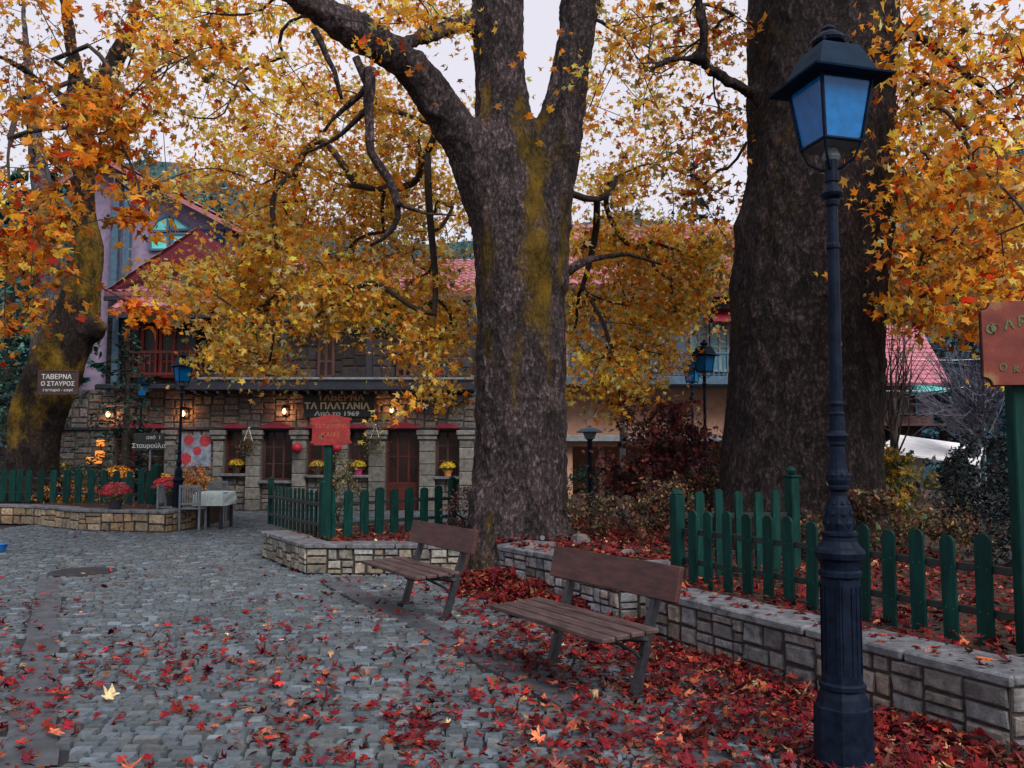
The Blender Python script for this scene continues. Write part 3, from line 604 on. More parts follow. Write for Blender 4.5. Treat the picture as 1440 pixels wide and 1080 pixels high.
b = MB(); b.tube([(0, 0, 0), (0, 0, zt)], .055, 10); b.lathe([(.055, zt - .02), (.08, zt - .01), (.08, zt)], n=10); b.build('pole', M['palegrey'], r, world=False)
b = MB(); b.box(-.24, .24, -.2, .2, zt, zt + .1, .01); b.box(-.28, .28, -.24, .24, zt + .1, zt + .125, .006); b.build('head_box', M['timber'], r, world=False)
# ================================================================ SIGNS
# right red board, cut by the frame edge
q = G(1447, 925, .38); D = q.y; sc_ = SCL(D); r = root('hanging_board', 'faded red painted sign board with concave corners on a green post by the fence', 'sign', (q.x, D, .36))
b = MB(); b.box(q.x - .05, q.x + .05, D - .05, D + .05, .36, P(1436, 425, D).z, .008); b.build('post', M['fence'], r)
zt, zb = P(1400, 424, D - .1).z, P(1400, 541, D - .1).z; hw = .225; cx = q.x + .0; cc = .05
o = Vector((cx, D - .085, (zt + zb) / 2)); rz = R(-14); ax = Vector((math.cos(rz), math.sin(rz), 0)); nb = Vector((math.sin(rz), -math.cos(rz), 0))
op = []; hh = (zt - zb) / 2
for (sx, sz) in ((1, 1), (-1, 1), (-1, -1), (1, -1)):
    seq = [(sx * (hw - cc * math.cos(t / 4 * math.pi / 2)), sz * (hh - cc * math.sin(t / 4 * math.pi / 2))) for t in range(5)]
    op += seq[::-1] if sx * sz > 0 else seq
b = MB(); b.prism(op, o, ax, Z_, nb, .03); bd = b.build('board', M['redboard2'], r)
b = MB(); b.prism([(p[0] * 1.03, p[1] * 1.02) for p in op], o - nb * .014, ax, Z_, nb, .012); b.build('backing', M['darkwood'], bd)
f = o + nb * .032
for ch, lx, lz, rot in (('Φ', -.165, .09, 12), ('Α', -.075, .115, 6), ('Ρ', -.005, .13, 2), ('Μ', .075, .125, -4), ('Α', .15, .1, -10)):
    text('lettering', ch, M['signgreen'], f + ax * lx + Z_ * (lz - .03), .085, bd, (R(90), R(-rot), rz), .002, bold=.002)
for ch, lx, lz, s in (('Ο', -.12, -.165, .06), ('Κ', -.05, -.175, .05), ('Α', .0, -.175, .05), ('Σ', .07, -.04, .09), ('Η', .12, -.175, .05)):
    text('lettering', ch, M['signgreen'], f + ax * lx + Z_ * lz, s, bd, (R(90), 0, rz), .002, bold=.001)
# central red board on the enclosure's corner post
D = C0.y - .02; r = root('hanging_board', 'bright red sign board with arched top on a green post above the picket enclosure', 'sign', (C0.x, D, .36))
px0 = (437, 496); x0, x1 = P(437, 600, D).x, P(496, 600, D).x; z0, z1 = P(460, 626, D).z, P(460, 583, D).z
sp = P(461, 640, D).x
b = MB(); b.box(sp - .055, sp + .055, D - .01, D + .10, .36, z0 + .2, .006); b.build('post', M['fence'], r)
W = x1 - x0; H = z1 - z0; oo = [(0, .03), (.06, .02), (.06, 0), (W - .06, 0), (W - .06, .02), (W, .03), (W - .03, .07), (W - .035, H - .09), (W, H - .08), (W - .02, H - .05), (W * .78, H - .035), (W * .6, H - .005), (W * .5, H), (W * .4, H - .005), (W * .22, H - .035), (.02, H - .05), (0, H - .08), (.035, H - .09), (.03, .07)]
b = MB(); b.prism(oo, (x0, D - .02, z0), X_, Z_, -Y_, .03); bd = b.build('board', M['redboard'], r)
ms = mat('sign_faded_writing', (.3, .05, .03), (.42, .12, .06), 30, .6)
text('lettering', 'ΕΣΤΙΑΤΟΡΙΟ', ms, (x0 + W / 2, D - .052, z0 + H * .56), .075, bd, ext=.001)
text('lettering', 'ΚΑΦΕ', ms, (x0 + W / 2, D - .052, z0 + H * .26), .1, bd, ext=.001)
# brown board on the mossy trunk
D = 19.55; r0 = P(82, 538, D); r = root('wooden_sign', 'small dark wooden sign with white writing, fixed to the mossy tree at far left', 'sign', (r0.x, D, r0.z))
x0, x1, z0, z1 = P(55, 538, D).x, P(109, 538, D).x, P(80, 554, D).z, P(80, 522, D).z
b = MB(); b.box(x0, x1, D - .02, D + .02, z0, z1, .006); bd = b.build('board', M['browsign'], r)
b = MB()
for (a, c, e, f_) in ((x0 - .02, x1 + .02, z1 - .01, z1 + .02), (x0 - .02, x1 + .02, z0 - .02, z0 + .01)): b.box(a, c, D - .035, D + .025, e, f_, .004)
for xx in (x0 - .02, x1 - .01): b.box(xx, xx + .03, D - .033, D + .023, z0 + .012, z1 - .012, .004)
b.box((x0 + x1) / 2 - .03, (x0 + x1) / 2 + .03, D + .022, D + .8, z0 + .1, z0 + .16)
b.build('frame', M['timber'], r)
text('lettering', 'ΤΑΒΕΡΝΑ', M['letterw'], (x0 + .06, D - .022, z1 - .18), .15, bd, ext=.002, align='LEFT', bold=.002)
text('lettering', 'Ο ΣΤΑΥΡΟΣ', M['letterw'], ((x0 + x1) / 2, D - .022, z1 - .335), .135, bd, ext=.002, bold=.002)
text('lettering', 'ψησταριά - καφέ', M['letterw'], ((x0 + x1) / 2, D - .022, z0 + .06), .09, bd, ext=.002)
# dark green signboard on a thin pole in the left bed
D = 18.6; q = P(209, 700, D); r = root('signboard', 'dark green signboard with pale writing on a thin white pole behind the left fence', 'sign', (q.x, D, .34))
x0, x1, z0, z1 = P(189, 620, D).x, P(231, 620, D).x, P(210, 633, D).z, P(210, 609, D).z
b = MB(); b.tube([(q.x, D, .34), (q.x, D, z0)], .02, 8); b.build('pole', M['palegrey'], r)
b = MB(); b.box(x0, x1, D - .02, D + .02, z0, z1, .006); bd = b.build('board', M['darksign'], r)
text('lettering', 'από  1', M['letterw'], ((x0 + x1) / 2 + .1, D - .022, z1 - .13), .11, bd, ext=.002, bold=.001)
text('lettering', 'Σταυρούλα', M['letterw'], ((x0 + x1) / 2, D - .022, z0 + .05), .135, bd, ext=.002, bold=.001)

# ================================================================ TAVERN
DT = 23.4
TX = lambda px, D=DT: P(px, 640, D).x
TZ = lambda py, D=DT: P(500, py, D).z
tv = root('stone_tavern', 'grey stone tavern with crimson window arches, dark eaves and pink tiled roof', 'building', (TX(400), DT, 0))
zl = TZ(605); ze = TZ(553); LW = (.145, .137, .132)
xL, xR = TX(60), TX(705)
st = MB(); cor_ = MB()
def panel(x0, x1, z0, z1, y=DT, size=.26, base=LW):
    ashlar(st, (x0, y, z0), X_, Z_, -Y_, x1 - x0, z1 - z0, size, base=base, prot=.03, joint=.008, var=.22); cor_.box(x0, x1, y + .004, y + .30, z0, z1)
panel(xL, xR, zl + .05, ze + .1, size=.24)
openings = [(160, 232, 0, 'door'), (316, 346, 666, 'window'), (368, 411, 676, 'window'), (432, 472, 668, 'window'), (490, 518, 668, 'window'), (543, 589, 0, 'door'), (613, 645, 670, 'window')]
e = [60] + [v for o_ in openings for v in (o_[0], o_[1])] + [705]
for i in range(0, len(e), 2): panel(TX(e[i]), TX(e[i + 1]), 0, zl - .0, size=.24)
for a, c, bt, k in openings:
    if k == 'window': panel(TX(a), TX(c), 0, TZ(bt), DT + .04, .22)
st.build('stonework', M['ashlar'], tv); cor_.build('wall_core', mat('pale_mortar', (.05, .045, .042), (.10, .09, .082), 20, .95, .4), tv)
b = MB(); b.box(xL, xR, DT - .10, DT + .3, zl, zl + .05, .01); b.build('string_course', M['fascia'], tv)
cpm = mat('pillar_stone', (.085, .085, .08), (.2, .195, .185), 8, .85, .8, 25, attr=True)
for a, c in ((232, 248), (300, 316), (346, 368), (411, 432), (472, 490), (518, 543), (589, 613), (645, 667)):
    b = MB(); x0, x1 = TX(a) + .02, TX(c) - .02; z = 0
    while z < zl - .32:
        h = min(random.uniform(.26, .42), zl - .27 - z); k = random.uniform(.75, 1.3); b.box(x0, x1, DT - .12, DT + .02, z + .006, z + h - .006, .015, (k, k, k * .97)); z += h
    pl_ = b.build('pillar', cpm, tv); b = MB(); b.box(x0 - .05, x1 + .05, DT - .17, DT + .02, zl - .26, zl - .15, .02); b.box(x0 - .08, x1 + .08, DT - .21, DT + .02, zl - .14, zl - .004, .02); b.build('capital', cpm, pl_)
for a, c, bt, k in openings:           # crimson segmental arches
    x0, x1 = TX(a - 2), TX(c + 2); w_ = x1 - x0; rise = min(.13, w_ * .14)
    pts = [(0, 0)] + [(w_ * t / 12, .03 + rise * (1 - (2 * t / 12 - 1) ** 2)) for t in range(13)] + [(w_, 0)]
    b = MB(); b.prism(pts, (x0, DT - .09, zl + .052), X_, Z_, -Y_, .09); b.build('arch_hood', M['redarch'], tv)
for i, (a, c, bt, k) in enumerate(openings):
    x0, x1 = TX(a), TX(c); z0 = TZ(bt) if k == 'window' else .02; fm = M['redframe'] if k == 'door' or i % 2 else M['timber']; y0 = DT + .16
    b = MB(); t = .06
    b.box(x0, x0 + t, y0, y0 + .07, z0, zl, .006); b.box(x1 - t, x1, y0, y0 + .07, z0, zl, .006); b.box(x0 + t, x1 - t, y0, y0 + .07, zl - t, zl, .006); b.box(x0 + t, x1 - t, y0, y0 + .07, z0, z0 + t, .006)
    n = 2 if x1 - x0 > .8 else 1
    for j in range(1, n + 1): xx = x0 + (x1 - x0) * j / (n + 1); b.box(xx - .03, xx + .03, y0 + .005, y0 + .06, z0 + t, zl - t, .004)
    for j in (1, 2): zz = z0 + (zl - z0) * j / 3; b.box(x0 + t, x1 - t, y0 + .012, y0 + .05, zz - .018, zz + .018, .003)
    if k == 'door': b.box(x0 + t, x1 - t, y0 + .008, y0 + .055, z0 + t, .75, .006)
    fr_ = b.build(k, fm, tv)
    b = MB(); b.box(x0 + t * .5, x1 - t * .5, y0 + .028, y0 + .034, (.76 if k == 'door' else z0 + t * .5), zl - t * .5); b.build('pane', M['glass'], fr_)
    if k == 'window': b = MB(); b.box(x0 - .04, x1 + .04, DT - .16, DT + .2, z0 - .07, z0 + .004, .01); b.build('sill', M['coping'], tv)
    if k == 'door': b = MB(); b.box(x1 - .16, x1 - .13, y0 - .05, y0, .95, 1.1, .004); b.build('handle', M['iron'], fr_)
# dark canopy along the facade
b = MB(); xa, xb = TX(262), TX(668); b.box(xa, xb, DT - .9, DT + .02, ze + .02, TZ(534, DT - .9), .02)
b.box(xa - 2.2, xa - .02, DT - .75, DT + .02, ze + .06, ze + .2, .02); b.build('canopy', M['fascia'], tv)
b = MB(); b.box(xa + .6, xb, DT - .96, DT - .9, TZ(534, DT - .9) + .004, TZ(531, DT - .9) + .006, .004); b.build('gutter', M['palegrey'], tv)
b = MB()
for i in range(26): xx = xa + .2 + i * (xb - xa - .4) / 25; b.box(xx - .03, xx + .03, DT - .86, DT - .01, ze - .07, ze + .018, .006)
b.build('eave_rafters', M['darkwood'], tv)
# upper storey, set back, stone with red framed windows and timber posts
DU = 25.2; zu0, zu1 = ze + .1, TZ(418, DU); xU0, xU1 = P(150, 480, DU).x, P(662, 480, DU).x
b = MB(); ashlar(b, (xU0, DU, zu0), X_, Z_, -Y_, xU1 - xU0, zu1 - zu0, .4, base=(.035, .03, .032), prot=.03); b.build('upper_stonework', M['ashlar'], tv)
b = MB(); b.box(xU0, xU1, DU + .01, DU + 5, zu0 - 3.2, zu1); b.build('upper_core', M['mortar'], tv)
for a, c in ((183, 222), (228, 266), (330, 352), (450, 470), (560, 580)):
    x0, x1 = P(a, 480, DU).x, P(c, 480, DU).x; z0, z1 = TZ(530, DU), TZ(446, DU)
    b = MB()
    for xx in (x0, (x0 + x1) / 2, x1): b.box(xx - .045, xx + .045, DU - .12, DU - .03, z0, z1, .006)
    for zz in (z0, z0 + .45, z1): b.box(x0 + .046, x1 - .046, DU - .11, DU - .04, zz - .04, zz + .04, .006)
    fr_ = b.build('window', mat('bright_red_frame', (.2, .012, .006), (.35, .03, .012), 9, .5) if a < 300 else M['timber'], tv)
    b = MB(); b.box(x0, x1, DU - .075, DU - .07, z0, z1); b.build('pane', M['glass'], fr_)
for px in (164, 272, 400, 520):
    b = MB(); xx = P(px, 480, DU - .9).x; b.box(xx - .09, xx + .09, DU - 1.0, DU - .82, TZ(540, DU - .9), TZ(425, DU - .9), .01)
    b.build('timber_post', M['bluepaint'] if px < 200 else M['darkwood'], tv)
b = MB(); x0 = P(180, 480, DU - 1).x
xU2 = P(284, 480, DU - 1).x; b.box(x0, xU2, DU - 1.05, DU - .98, TZ(497, DU - 1), TZ(493, DU - 1), .004); b.box(x0, xU2, DU - 1.05, DU - .98, TZ(528, DU - 1), TZ(524, DU - 1), .004)
xx = x0
while xx < xU2: b.box(xx, xx + .04, DU - 1.04, DU - .99, TZ(524, DU - 1), TZ(497, DU - 1)); xx += .16
b.build('balcony_railing', M['redframe'], tv)
def tiles(b, o, u, v, nu, nv, col=1.0, amp=.05, per=.24, rowh=.36):
    """pantiled roof sheet: o corner, u along the eave, v up the slope"""
    u = Vector(u); v = Vector(v); o = Vector(o); Lu, Lv = u.length, v.length; uh, vh = u / Lu, v / Lv; n = uh.cross(vh).normalized()
    if n.z < 0: n = -n
    nu_ = int(Lu / per) * 6; rows = max(2, int(Lv / rowh)); vs = []; F = []
    for j in range(rows):
        k = col * random.uniform(.9, 1.1)
        for e_ in (0, 1):
            for i in range(nu_ + 1):
                a = i / nu_; h = amp * abs(math.sin(math.pi * a * Lu / per)) + (.035 if e_ == 0 else .0)
                vs.append(o + uh * (a * Lu) + vh * ((j + e_) * Lv / rows) + n * (h + random.uniform(0, .008)))
        s = (nu_ + 1) * 2 * j
        F += [(s + i, s + i + 1, s + nu_ + 1 + i + 1, s + nu_ + 1 + i) for i in range(nu_)]
        if j: F += [(s - nu_ - 1 + i, s - nu_ + i, s + i + 1, s + i) for i in range(nu_)]
    # closed underside so the sheet has thickness
    k = len(vs); vs += [o - n * .08, o + u - n * .08, o + u + v - n * .08, o + v - n * .08]; F += [(k + 3, k + 2, k + 1, k)]
    F += [(k, k + 1, nu_, 0)]
    b.add(vs, F, (col, col, col))
ea = P(146, 412, DU - 1.1); eb = P(668, 412, DU - 1.1); rg = P(300, 366, DU + 3)
b = MB(); tiles(b, ea, eb - ea, (0, rg.y - ea.y, rg.z - ea.z), 0, 0); tiles(b, (ea.x, ea.y, ea.z + .02), (0, 9, 0), (2.6, 0, rg.z - ea.z), 0, 0)
b.build('roof', M['roof'], tv)
ea2 = P(152, 436, DU - 1.9); eb2 = P(318, 430, DU - 1.9)
b = MB(); tiles(b, ea2, eb2 - ea2, (0, 1.2, P(200, 415, DU - .7).z - ea2.z), 0, 0); b.build('lower_roof', M['roof'], tv)
b = MB(); b.box(ea.x, eb.x, ea.y - .02, ea.y + .06, ea.z - .22, ea.z - .09, .01); b.box(ea2.x, eb2.x, ea2.y, ea2.y + .06, ea2.z - .22, ea2.z - .09, .01); b.box(ea2.x, eb2.x, ea2.y + .07, DU, ea2.z - .14, ea2.z - .1); b.build('eave_board', M['fascia'], tv)
# interior behind the openings
b = MB(); b.box(xL, xR, DT + 1.9, DT + 2.0, 0, zl + .3); b.box(xL, xR, DT + .31, DT + 1.9, zl + .06, zl + .12); b.build('interior_wall', mat('interior_plaster', (.10, .035, .02), (.2, .07, .035), 3, .9), tv)
# painted mural panel
mu = root('mural', 'pale blue painted panel with pink-red round flowers on the tavern wall', 'mural', (TX(275), DT - .05, TZ(632)))
b = MB(); b.box(TX(255), TX(297), DT - .05, DT - .034, TZ(656), TZ(612)); b.build('panel', mat('mural_paint', (.08, .10, .15), (.28, .33, .42), 5, .8), mu)
fm = mat('mural_red', (.25, .015, .03), (.45, .05, .07), 20, .8)
for px, py, rad in ((266, 619, .13), (289, 620, .15), (278, 634, .11), (262, 645, .15)):
    b = MB(); n = 14; c = (TX(px), DT - .052, TZ(py)); pts = [(rad * (1 + .14 * (i % 2)) * math.cos(i * 2 * math.pi / n), rad * (1 + .14 * (i % 2)) * math.sin(i * 2 * math.pi / n)) for i in range(n)]
    b.prism(pts, c, X_, Z_, -Y_, .004); b.build('painted_flower', fm, mu)
# tavern signboard
r = root('signboard', 'wide dark signboard in cream Greek letters above the red board, on the tavern', 'sign', (TX(478), DT - .3, TZ(566)))
ys = DT - .2; x0, x1, z0, z1 = TX(427), TX(528), TZ(587), TZ(550)
b = MB(); b.box(x0, x1, ys, ys + .1, z0, z1, .01); bd = b.build('board', M['darksign'], r)
cx = (x0 + x1) / 2 - .05
text('lettering', 'ΤΑΒΕΡΝΑ', M['lettero'], (cx + .1, ys - .003, z1 - .27), .24, bd, ext=.006, sx=1.15, bold=.005)
text('lettering', 'ΤΑ ΠΛΑΤΑΝΙΑ', M['letter'], (cx, ys - .003, z1 - .50), .235, bd, ext=.006, sx=1.12, bold=.007)
text('lettering', 'Από το 1969', M['letterw'], (cx, ys - .003, z0 + .04), .17, bd, ext=.006, sx=1.3, bold=.003)
# lit wall lamps
for px, py, lb in ((402, 579, 'left of the tavern signboard'), (552, 577, 'right of the tavern signboard'), (261, 582, 'above the painted mural'), (156, 583, 'over the left tavern door behind the fir')):
    c = Vector((TX(px), DT - .26, TZ(py))); r = root('wall_lamp', 'lit wall lantern glowing ' + lb, 'wall lamp', c, group='lit lanterns on the tavern wall')
    b = MB(); b.box(-.07, .07, .19, .235, -.12, .12, .006); b.tube([(0, .2, .02), (0, .1, .16), (0, 0, .15)], .014, 6); b.lathe([(.1, .09), (.09, .11), (.03, .16), (.01, .18)], n=8); b.lathe([(.05, -.12), (.06, -.11), (.06, -.09)], n=8)
    for k in range(4): a = R(45 + 90 * k); b.tube([(.055 * math.cos(a), .055 * math.sin(a), -.1), (.085 * math.cos(a), .085 * math.sin(a), .1)], .007, 4)
    b.build('bracket', M['lamp'], r, world=False)
    b = MB(); b.lathe([(.01, -.08), (.045, -.05), (.055, 0), (.04, .05), (.01, .075)], n=10); b.build('bulb', emis('lit_bulb', (1, .50, .24), 4), r, smooth=True, world=False)
    l = bpy.data.lights.new('wall_lamp_light', 'POINT'); l.energy = 9; l.color = (1, .36, .12); l.shadow_soft_size = .05
    lo_ = bpy.data.objects.new('wall_lamp_light', l); COL.objects.link(lo_); lo_.location = (.0, .12, -.02); lo_.parent = r
for px in (390, 565):
    l = bpy.data.lights.new('room_light', 'POINT'); l.energy = 14; l.color = (1, .4, .16); l.shadow_soft_size = .2
    lo_ = bpy.data.objects.new('room_light', l); COL.objects.link(lo_); lo_.location = (TX(px), DT + 1.0, 1.9)
# glowing small window left of the door
r = root('lit_lantern_stack', 'orange glowing shelf lights beside the left tavern door', 'lights', (TX(148), DT - .3, TZ(650)))
for py, hw in ((623, .1), (638, .12), (647, .2)):
    b = MB(); c = (TX(148 if py < 645 else 140), DT - .3, TZ(py)); b.box(c[0] - hw, c[0] + hw, c[1] - .05, c[1] + .05, c[2] - .09, c[2] + .08, .02); b.build('lampshade', emis('orange_glow', (1, .30, .04), .6), r)
b = MB(); b.box(TX(148) - .015, TX(148) + .015, DT - .26, DT - .23, 0, TZ(618), .003); b.box(TX(148) - .2, TX(148) + .2, DT - .4, DT - .1, 0, .04, .005); b.build('stand', M['darkwood'], r)

# ================================================================ FLOWERS IN POTS, FURNITURE
def flower_pot(label, c, pr, ph, fr, fc, pc, group, cat='flower pot', name='potted_flowers', leafc='herb', n=420):
    r = root(name, label, cat, c, group=group)
    b = MB(); b.lathe([(pr * .7, 0), (pr * .75, .01), (pr, ph * .85), (pr * 1.1, ph * .86), (pr * 1.1, ph), (pr * .95, ph), (pr * .9, ph * .9)], n=14, col=pc); b.build('pot', M['pot'], r, world=False)
    d = RNG.normal(size=(n, 3)); d /= np.linalg.norm(d, axis=1, keepdims=True); d[:, 2] = np.abs(d[:, 2])
    p = d * fr * RNG.uniform(.88, 1.08, (n, 1)) * [1, 1, .75] + [c[0], c[1], c[2] + ph + fr * .35]
    cl = np.array(fc) * np.exp(RNG.normal(0, .3, (n, 1))); leaves('blossom', p, fr * .2, np.clip(cl, 0, .95), M['flower'], r, STAR, nrm=d + RNG.normal(0, .3, (n, 3)))
    m = n; d = RNG.normal(size=(m, 3)); d /= np.linalg.norm(d, axis=1, keepdims=True); p = d * fr * RNG.uniform(.3, .88, (m, 1)) * [1, 1, .8] + [c[0], c[1], c[2] + ph + fr * .22]
    leaves('foliage', p, fr * .25, pick(leafc, m), M['green'], r, OVAL); return r
wz = .43
q = G(160, 716, wz); flower_pot('dark pot of deep red chrysanthemums on the low wall at far left', (q.x, q.y + .05, wz), .15, .2, .30, (.42, .02, .04), (.02, .025, .03), 'red flowers on the left wall', n=520)
q = G(232, 713, wz); flower_pot('big bright red flower ball in a pot beside the lamp post', (q.x, q.y + .1, wz), .14, .3, .30, (.62, .03, .06), (.03, .03, .035), 'red flowers on the left wall', n=520)
for px, py, fc, pc, lb in ((334, 666, (.85, .5, .03), (.05, .04, .035), 'yellow chrysanthemums in a dark pot on the left window sill'), (505, 668, (.9, .55, .02), (.5, .03, .16), 'yellow chrysanthemums in a bright pink pot on a tavern sill'), (630, 670, (.9, .55, .02), (.55, .22, .06), 'yellow chrysanthemums in an orange pot on the sill next to the central tree'), (447, 668, (.6, .4, .04), (.05, .04, .03), 'yellow flowers on the sill behind the red board post')):
    flower_pot(lb, (TX(px), DT - .04, TZ(py) + .004), .11, .16, .21, fc, pc, 'yellow flowers on the tavern sills')
q = P(166, 672, 20.5); flower_pot('orange flowers in a pale pot behind the left picket fence', (q.x, 20.5, .6), .2, .28, .34, (.75, .28, .03), (.3, .32, .33), 'yellow flowers by the tavern door'); 
b = MB(); b.box(q.x - .3, q.x + .3, 20.2, 20.8, .33, .6, .02); tag(b.build('stone_block', M['rock']), 'grey stone block under the orange flowers behind the fence', 'stone block')
q = P(230, 668, 21); flower_pot('small pot of yellow flowers at the right jamb of the left tavern door', (q.x, 21, .62), .14, .2, .22, (.8, .5, .04), (.2, .1, .08), 'yellow flowers by the tavern door')
b = MB(); b.box(q.x - .2, q.x + .2, 20.8, 21.2, .0, .62, .02); tag(b.build('wooden_stand', M['timber']), 'brown stand below the small yellow flowers by the tavern door', 'stand')
for px, lb in ((421, 'left'), (476, 'right')):
    c = (TX(px), DT - .28, TZ(630)); r = root('red_lantern', 'round red paper-like ball hanging on the tavern pillar ' + lb + ' of the red board', 'lantern', c, group='red balls on the tavern pillars')
    b = MB(); b.lathe([(.02, -.13), (.09, -.11), (.14, -.04), (.145, .03), (.1, .1), (.03, .14)], n=14, col=(.3, .01, .02)); b.build('ball', M['pot'], r, True, world=False)
    b = MB(); b.tube([(0, 0, .13), (0, .0, .3), (0, .12, .31)], .01, 5); b.build('hook', M['iron'], r, world=False)
def basket(px, py, lb, rad=.22):
    c = Vector((TX(px), DT - .34, TZ(py))); r = root('hanging_basket', lb, 'hanging plant', c, group='hanging plants on the tavern')
    b = MB(); b.lathe([(.03, -.12), (.1, -.1), (.13, 0), (.14, .02)], n=10, col=(.06, .035, .02)); b.tube([(.12, 0, .02), (0, 0, .4), (-.12, 0, .02)], .006, 4); b.tube([(0, 0, .39), (0, .16, .41)], .008, 4); b.build('basket', M['pot'], r, world=False)
    n = 420; p = RNG.normal(0, 1, (n, 3)) * [rad * .6, rad * .4, rad * .75] + [c.x, c.y, c.z - .1]; leaves('foliage', p, .075, pick('herb', n), M['green'], r, OVAL, droop=1)
basket(354, 622, 'trailing green plant hanging beside the left tavern window'); basket(530, 618, 'bushy green plant hanging between the pink-pot window and the tavern door', .32)
# table with cloth and slatted chairs
qa = G(258, 744); qb = G(318, 744); DY = qb.y + .3; xa, xb = P(283, 700, DY).x, P(322, 700, DY).x; ztb = .76
t = root('garden_table', 'dark-legged table under a pale cloth in front of the tavern', 'table', ((xa + xb) / 2, DY, 0))
b = MB(); b.box(xa, xb, DY - .38, DY + .38, ztb - .05, ztb - .012, .005); b.build('tabletop', M['timber'], t)
for sx in (xa + .05, xb - .05):
    for sy in (-.32, .32): b = MB(); b.box(sx - .03, sx + .03, DY + sy - .03, DY + sy + .03, 0, ztb - .052, .005); b.build('leg', M['darkwood'], t)
b = MB(); vs = []; F = []; nx, ny = 26, 26
for j in range(ny + 1):
    for i in range(nx + 1):
        x = xa - .22 + (xb - xa + .44) * i / nx; y = DY - .6 + 1.2 * j / ny; ox = max(xa - x, x - xb, 0); oy = max(DY - .38 - y, y - DY - .38, 0); dd = max(ox, oy)
        z = ztb - dd * 1.25 ; xx = min(max(x, xa - .015), xb + .015); yy = min(max(y, DY - .395), DY + .395); f_ = .02 * math.sin(i * 1.9 + j * .3) * (dd > 0) 
        if ox > oy: xx += (.1 * ox + f_) * (1 if x > xb else -1)
        elif oy > 0: yy += (.06 + .02 * math.sin(i * 1.6)) * oy / .22 * (1 if y > DY else -1)
        vs.append((xx, yy, z))
F = [(j * (nx + 1) + i, j * (nx + 1) + i + 1, (j + 1) * (nx + 1) + i + 1, (j + 1) * (nx + 1) + i) for j in range(ny) for i in range(nx)]
b.add(vs, F); cl = b.build('tablecloth', mat('grey_green_cloth', (.34, .44, .43), (.55, .66, .64), 30, .8), smooth=True); tag(cl, 'grey-green cloth hanging over the table by the lamp', 'tablecloth')
def chair():
    r = root('slatted_chair', '', 'chair', group='slatted chairs at the cloth-covered table')
    for sx in (-.2, .2):
        b = MB(); b.box(sx - .02, sx + .02, -.2, -.16, 0, .43, .004); b.build('leg', M['palegrey'], r, world=False)
        b = MB(); b.box(sx - .02, sx + .02, .17, .21, 0, .92, .004); b.build('leg', M['palegrey'], r, world=False)
    b = MB(); 
    for k in range(5): b.box(-.22, .22, -.22 + k * .088, -.145 + k * .088, .43, .45, .004)
    b.build('seat', M['palegrey'], r, world=False)
    b = MB(); b.box(-.18, .18, .178, .202, .86, .92, .004); b.box(-.18, .18, .178, .202, .52, .56, .004)
    for k in range(7): b.box(-.165 + k * .05, -.14 + k * .05, .182, .198, .561, .859, .002)
    b.build('backrest', M['palegrey'], r, world=False); return r
ch = chair(); q = G(268, 746); ch.location = (q.x, q.y + .1, 0); ch.rotation_euler.z = R(180); ch['label'] = 'grey slatted chair with its back to us at the left end of the cloth table'
q = G(232, 746); dup(ch, (q.x - .08, q.y + .45, 0), R(90), 'grey slatted chair half hidden behind the lamp post, left of the table')
q = G(286, 738); dup(ch, (q.x, q.y + .75, 0), R(10), 'grey slatted chair behind the cloth table, close to the wall')
# small blue plastic basin cut by the left frame edge
q = G(-4, 776); r = root('plastic_basin', 'small blue basin on the paving at the extreme left edge', 'basin', (q.x, q.y, 0))
b = MB(); b.lathe([(.10, 0), (.11, .005), (.15, .11), (.165, .115), (.165, .125), (.145, .122), (.105, .02), (.01, .015)], n=18, col=(.01, .12, .4)); b.build('bowl', M['pot'], r, world=False)
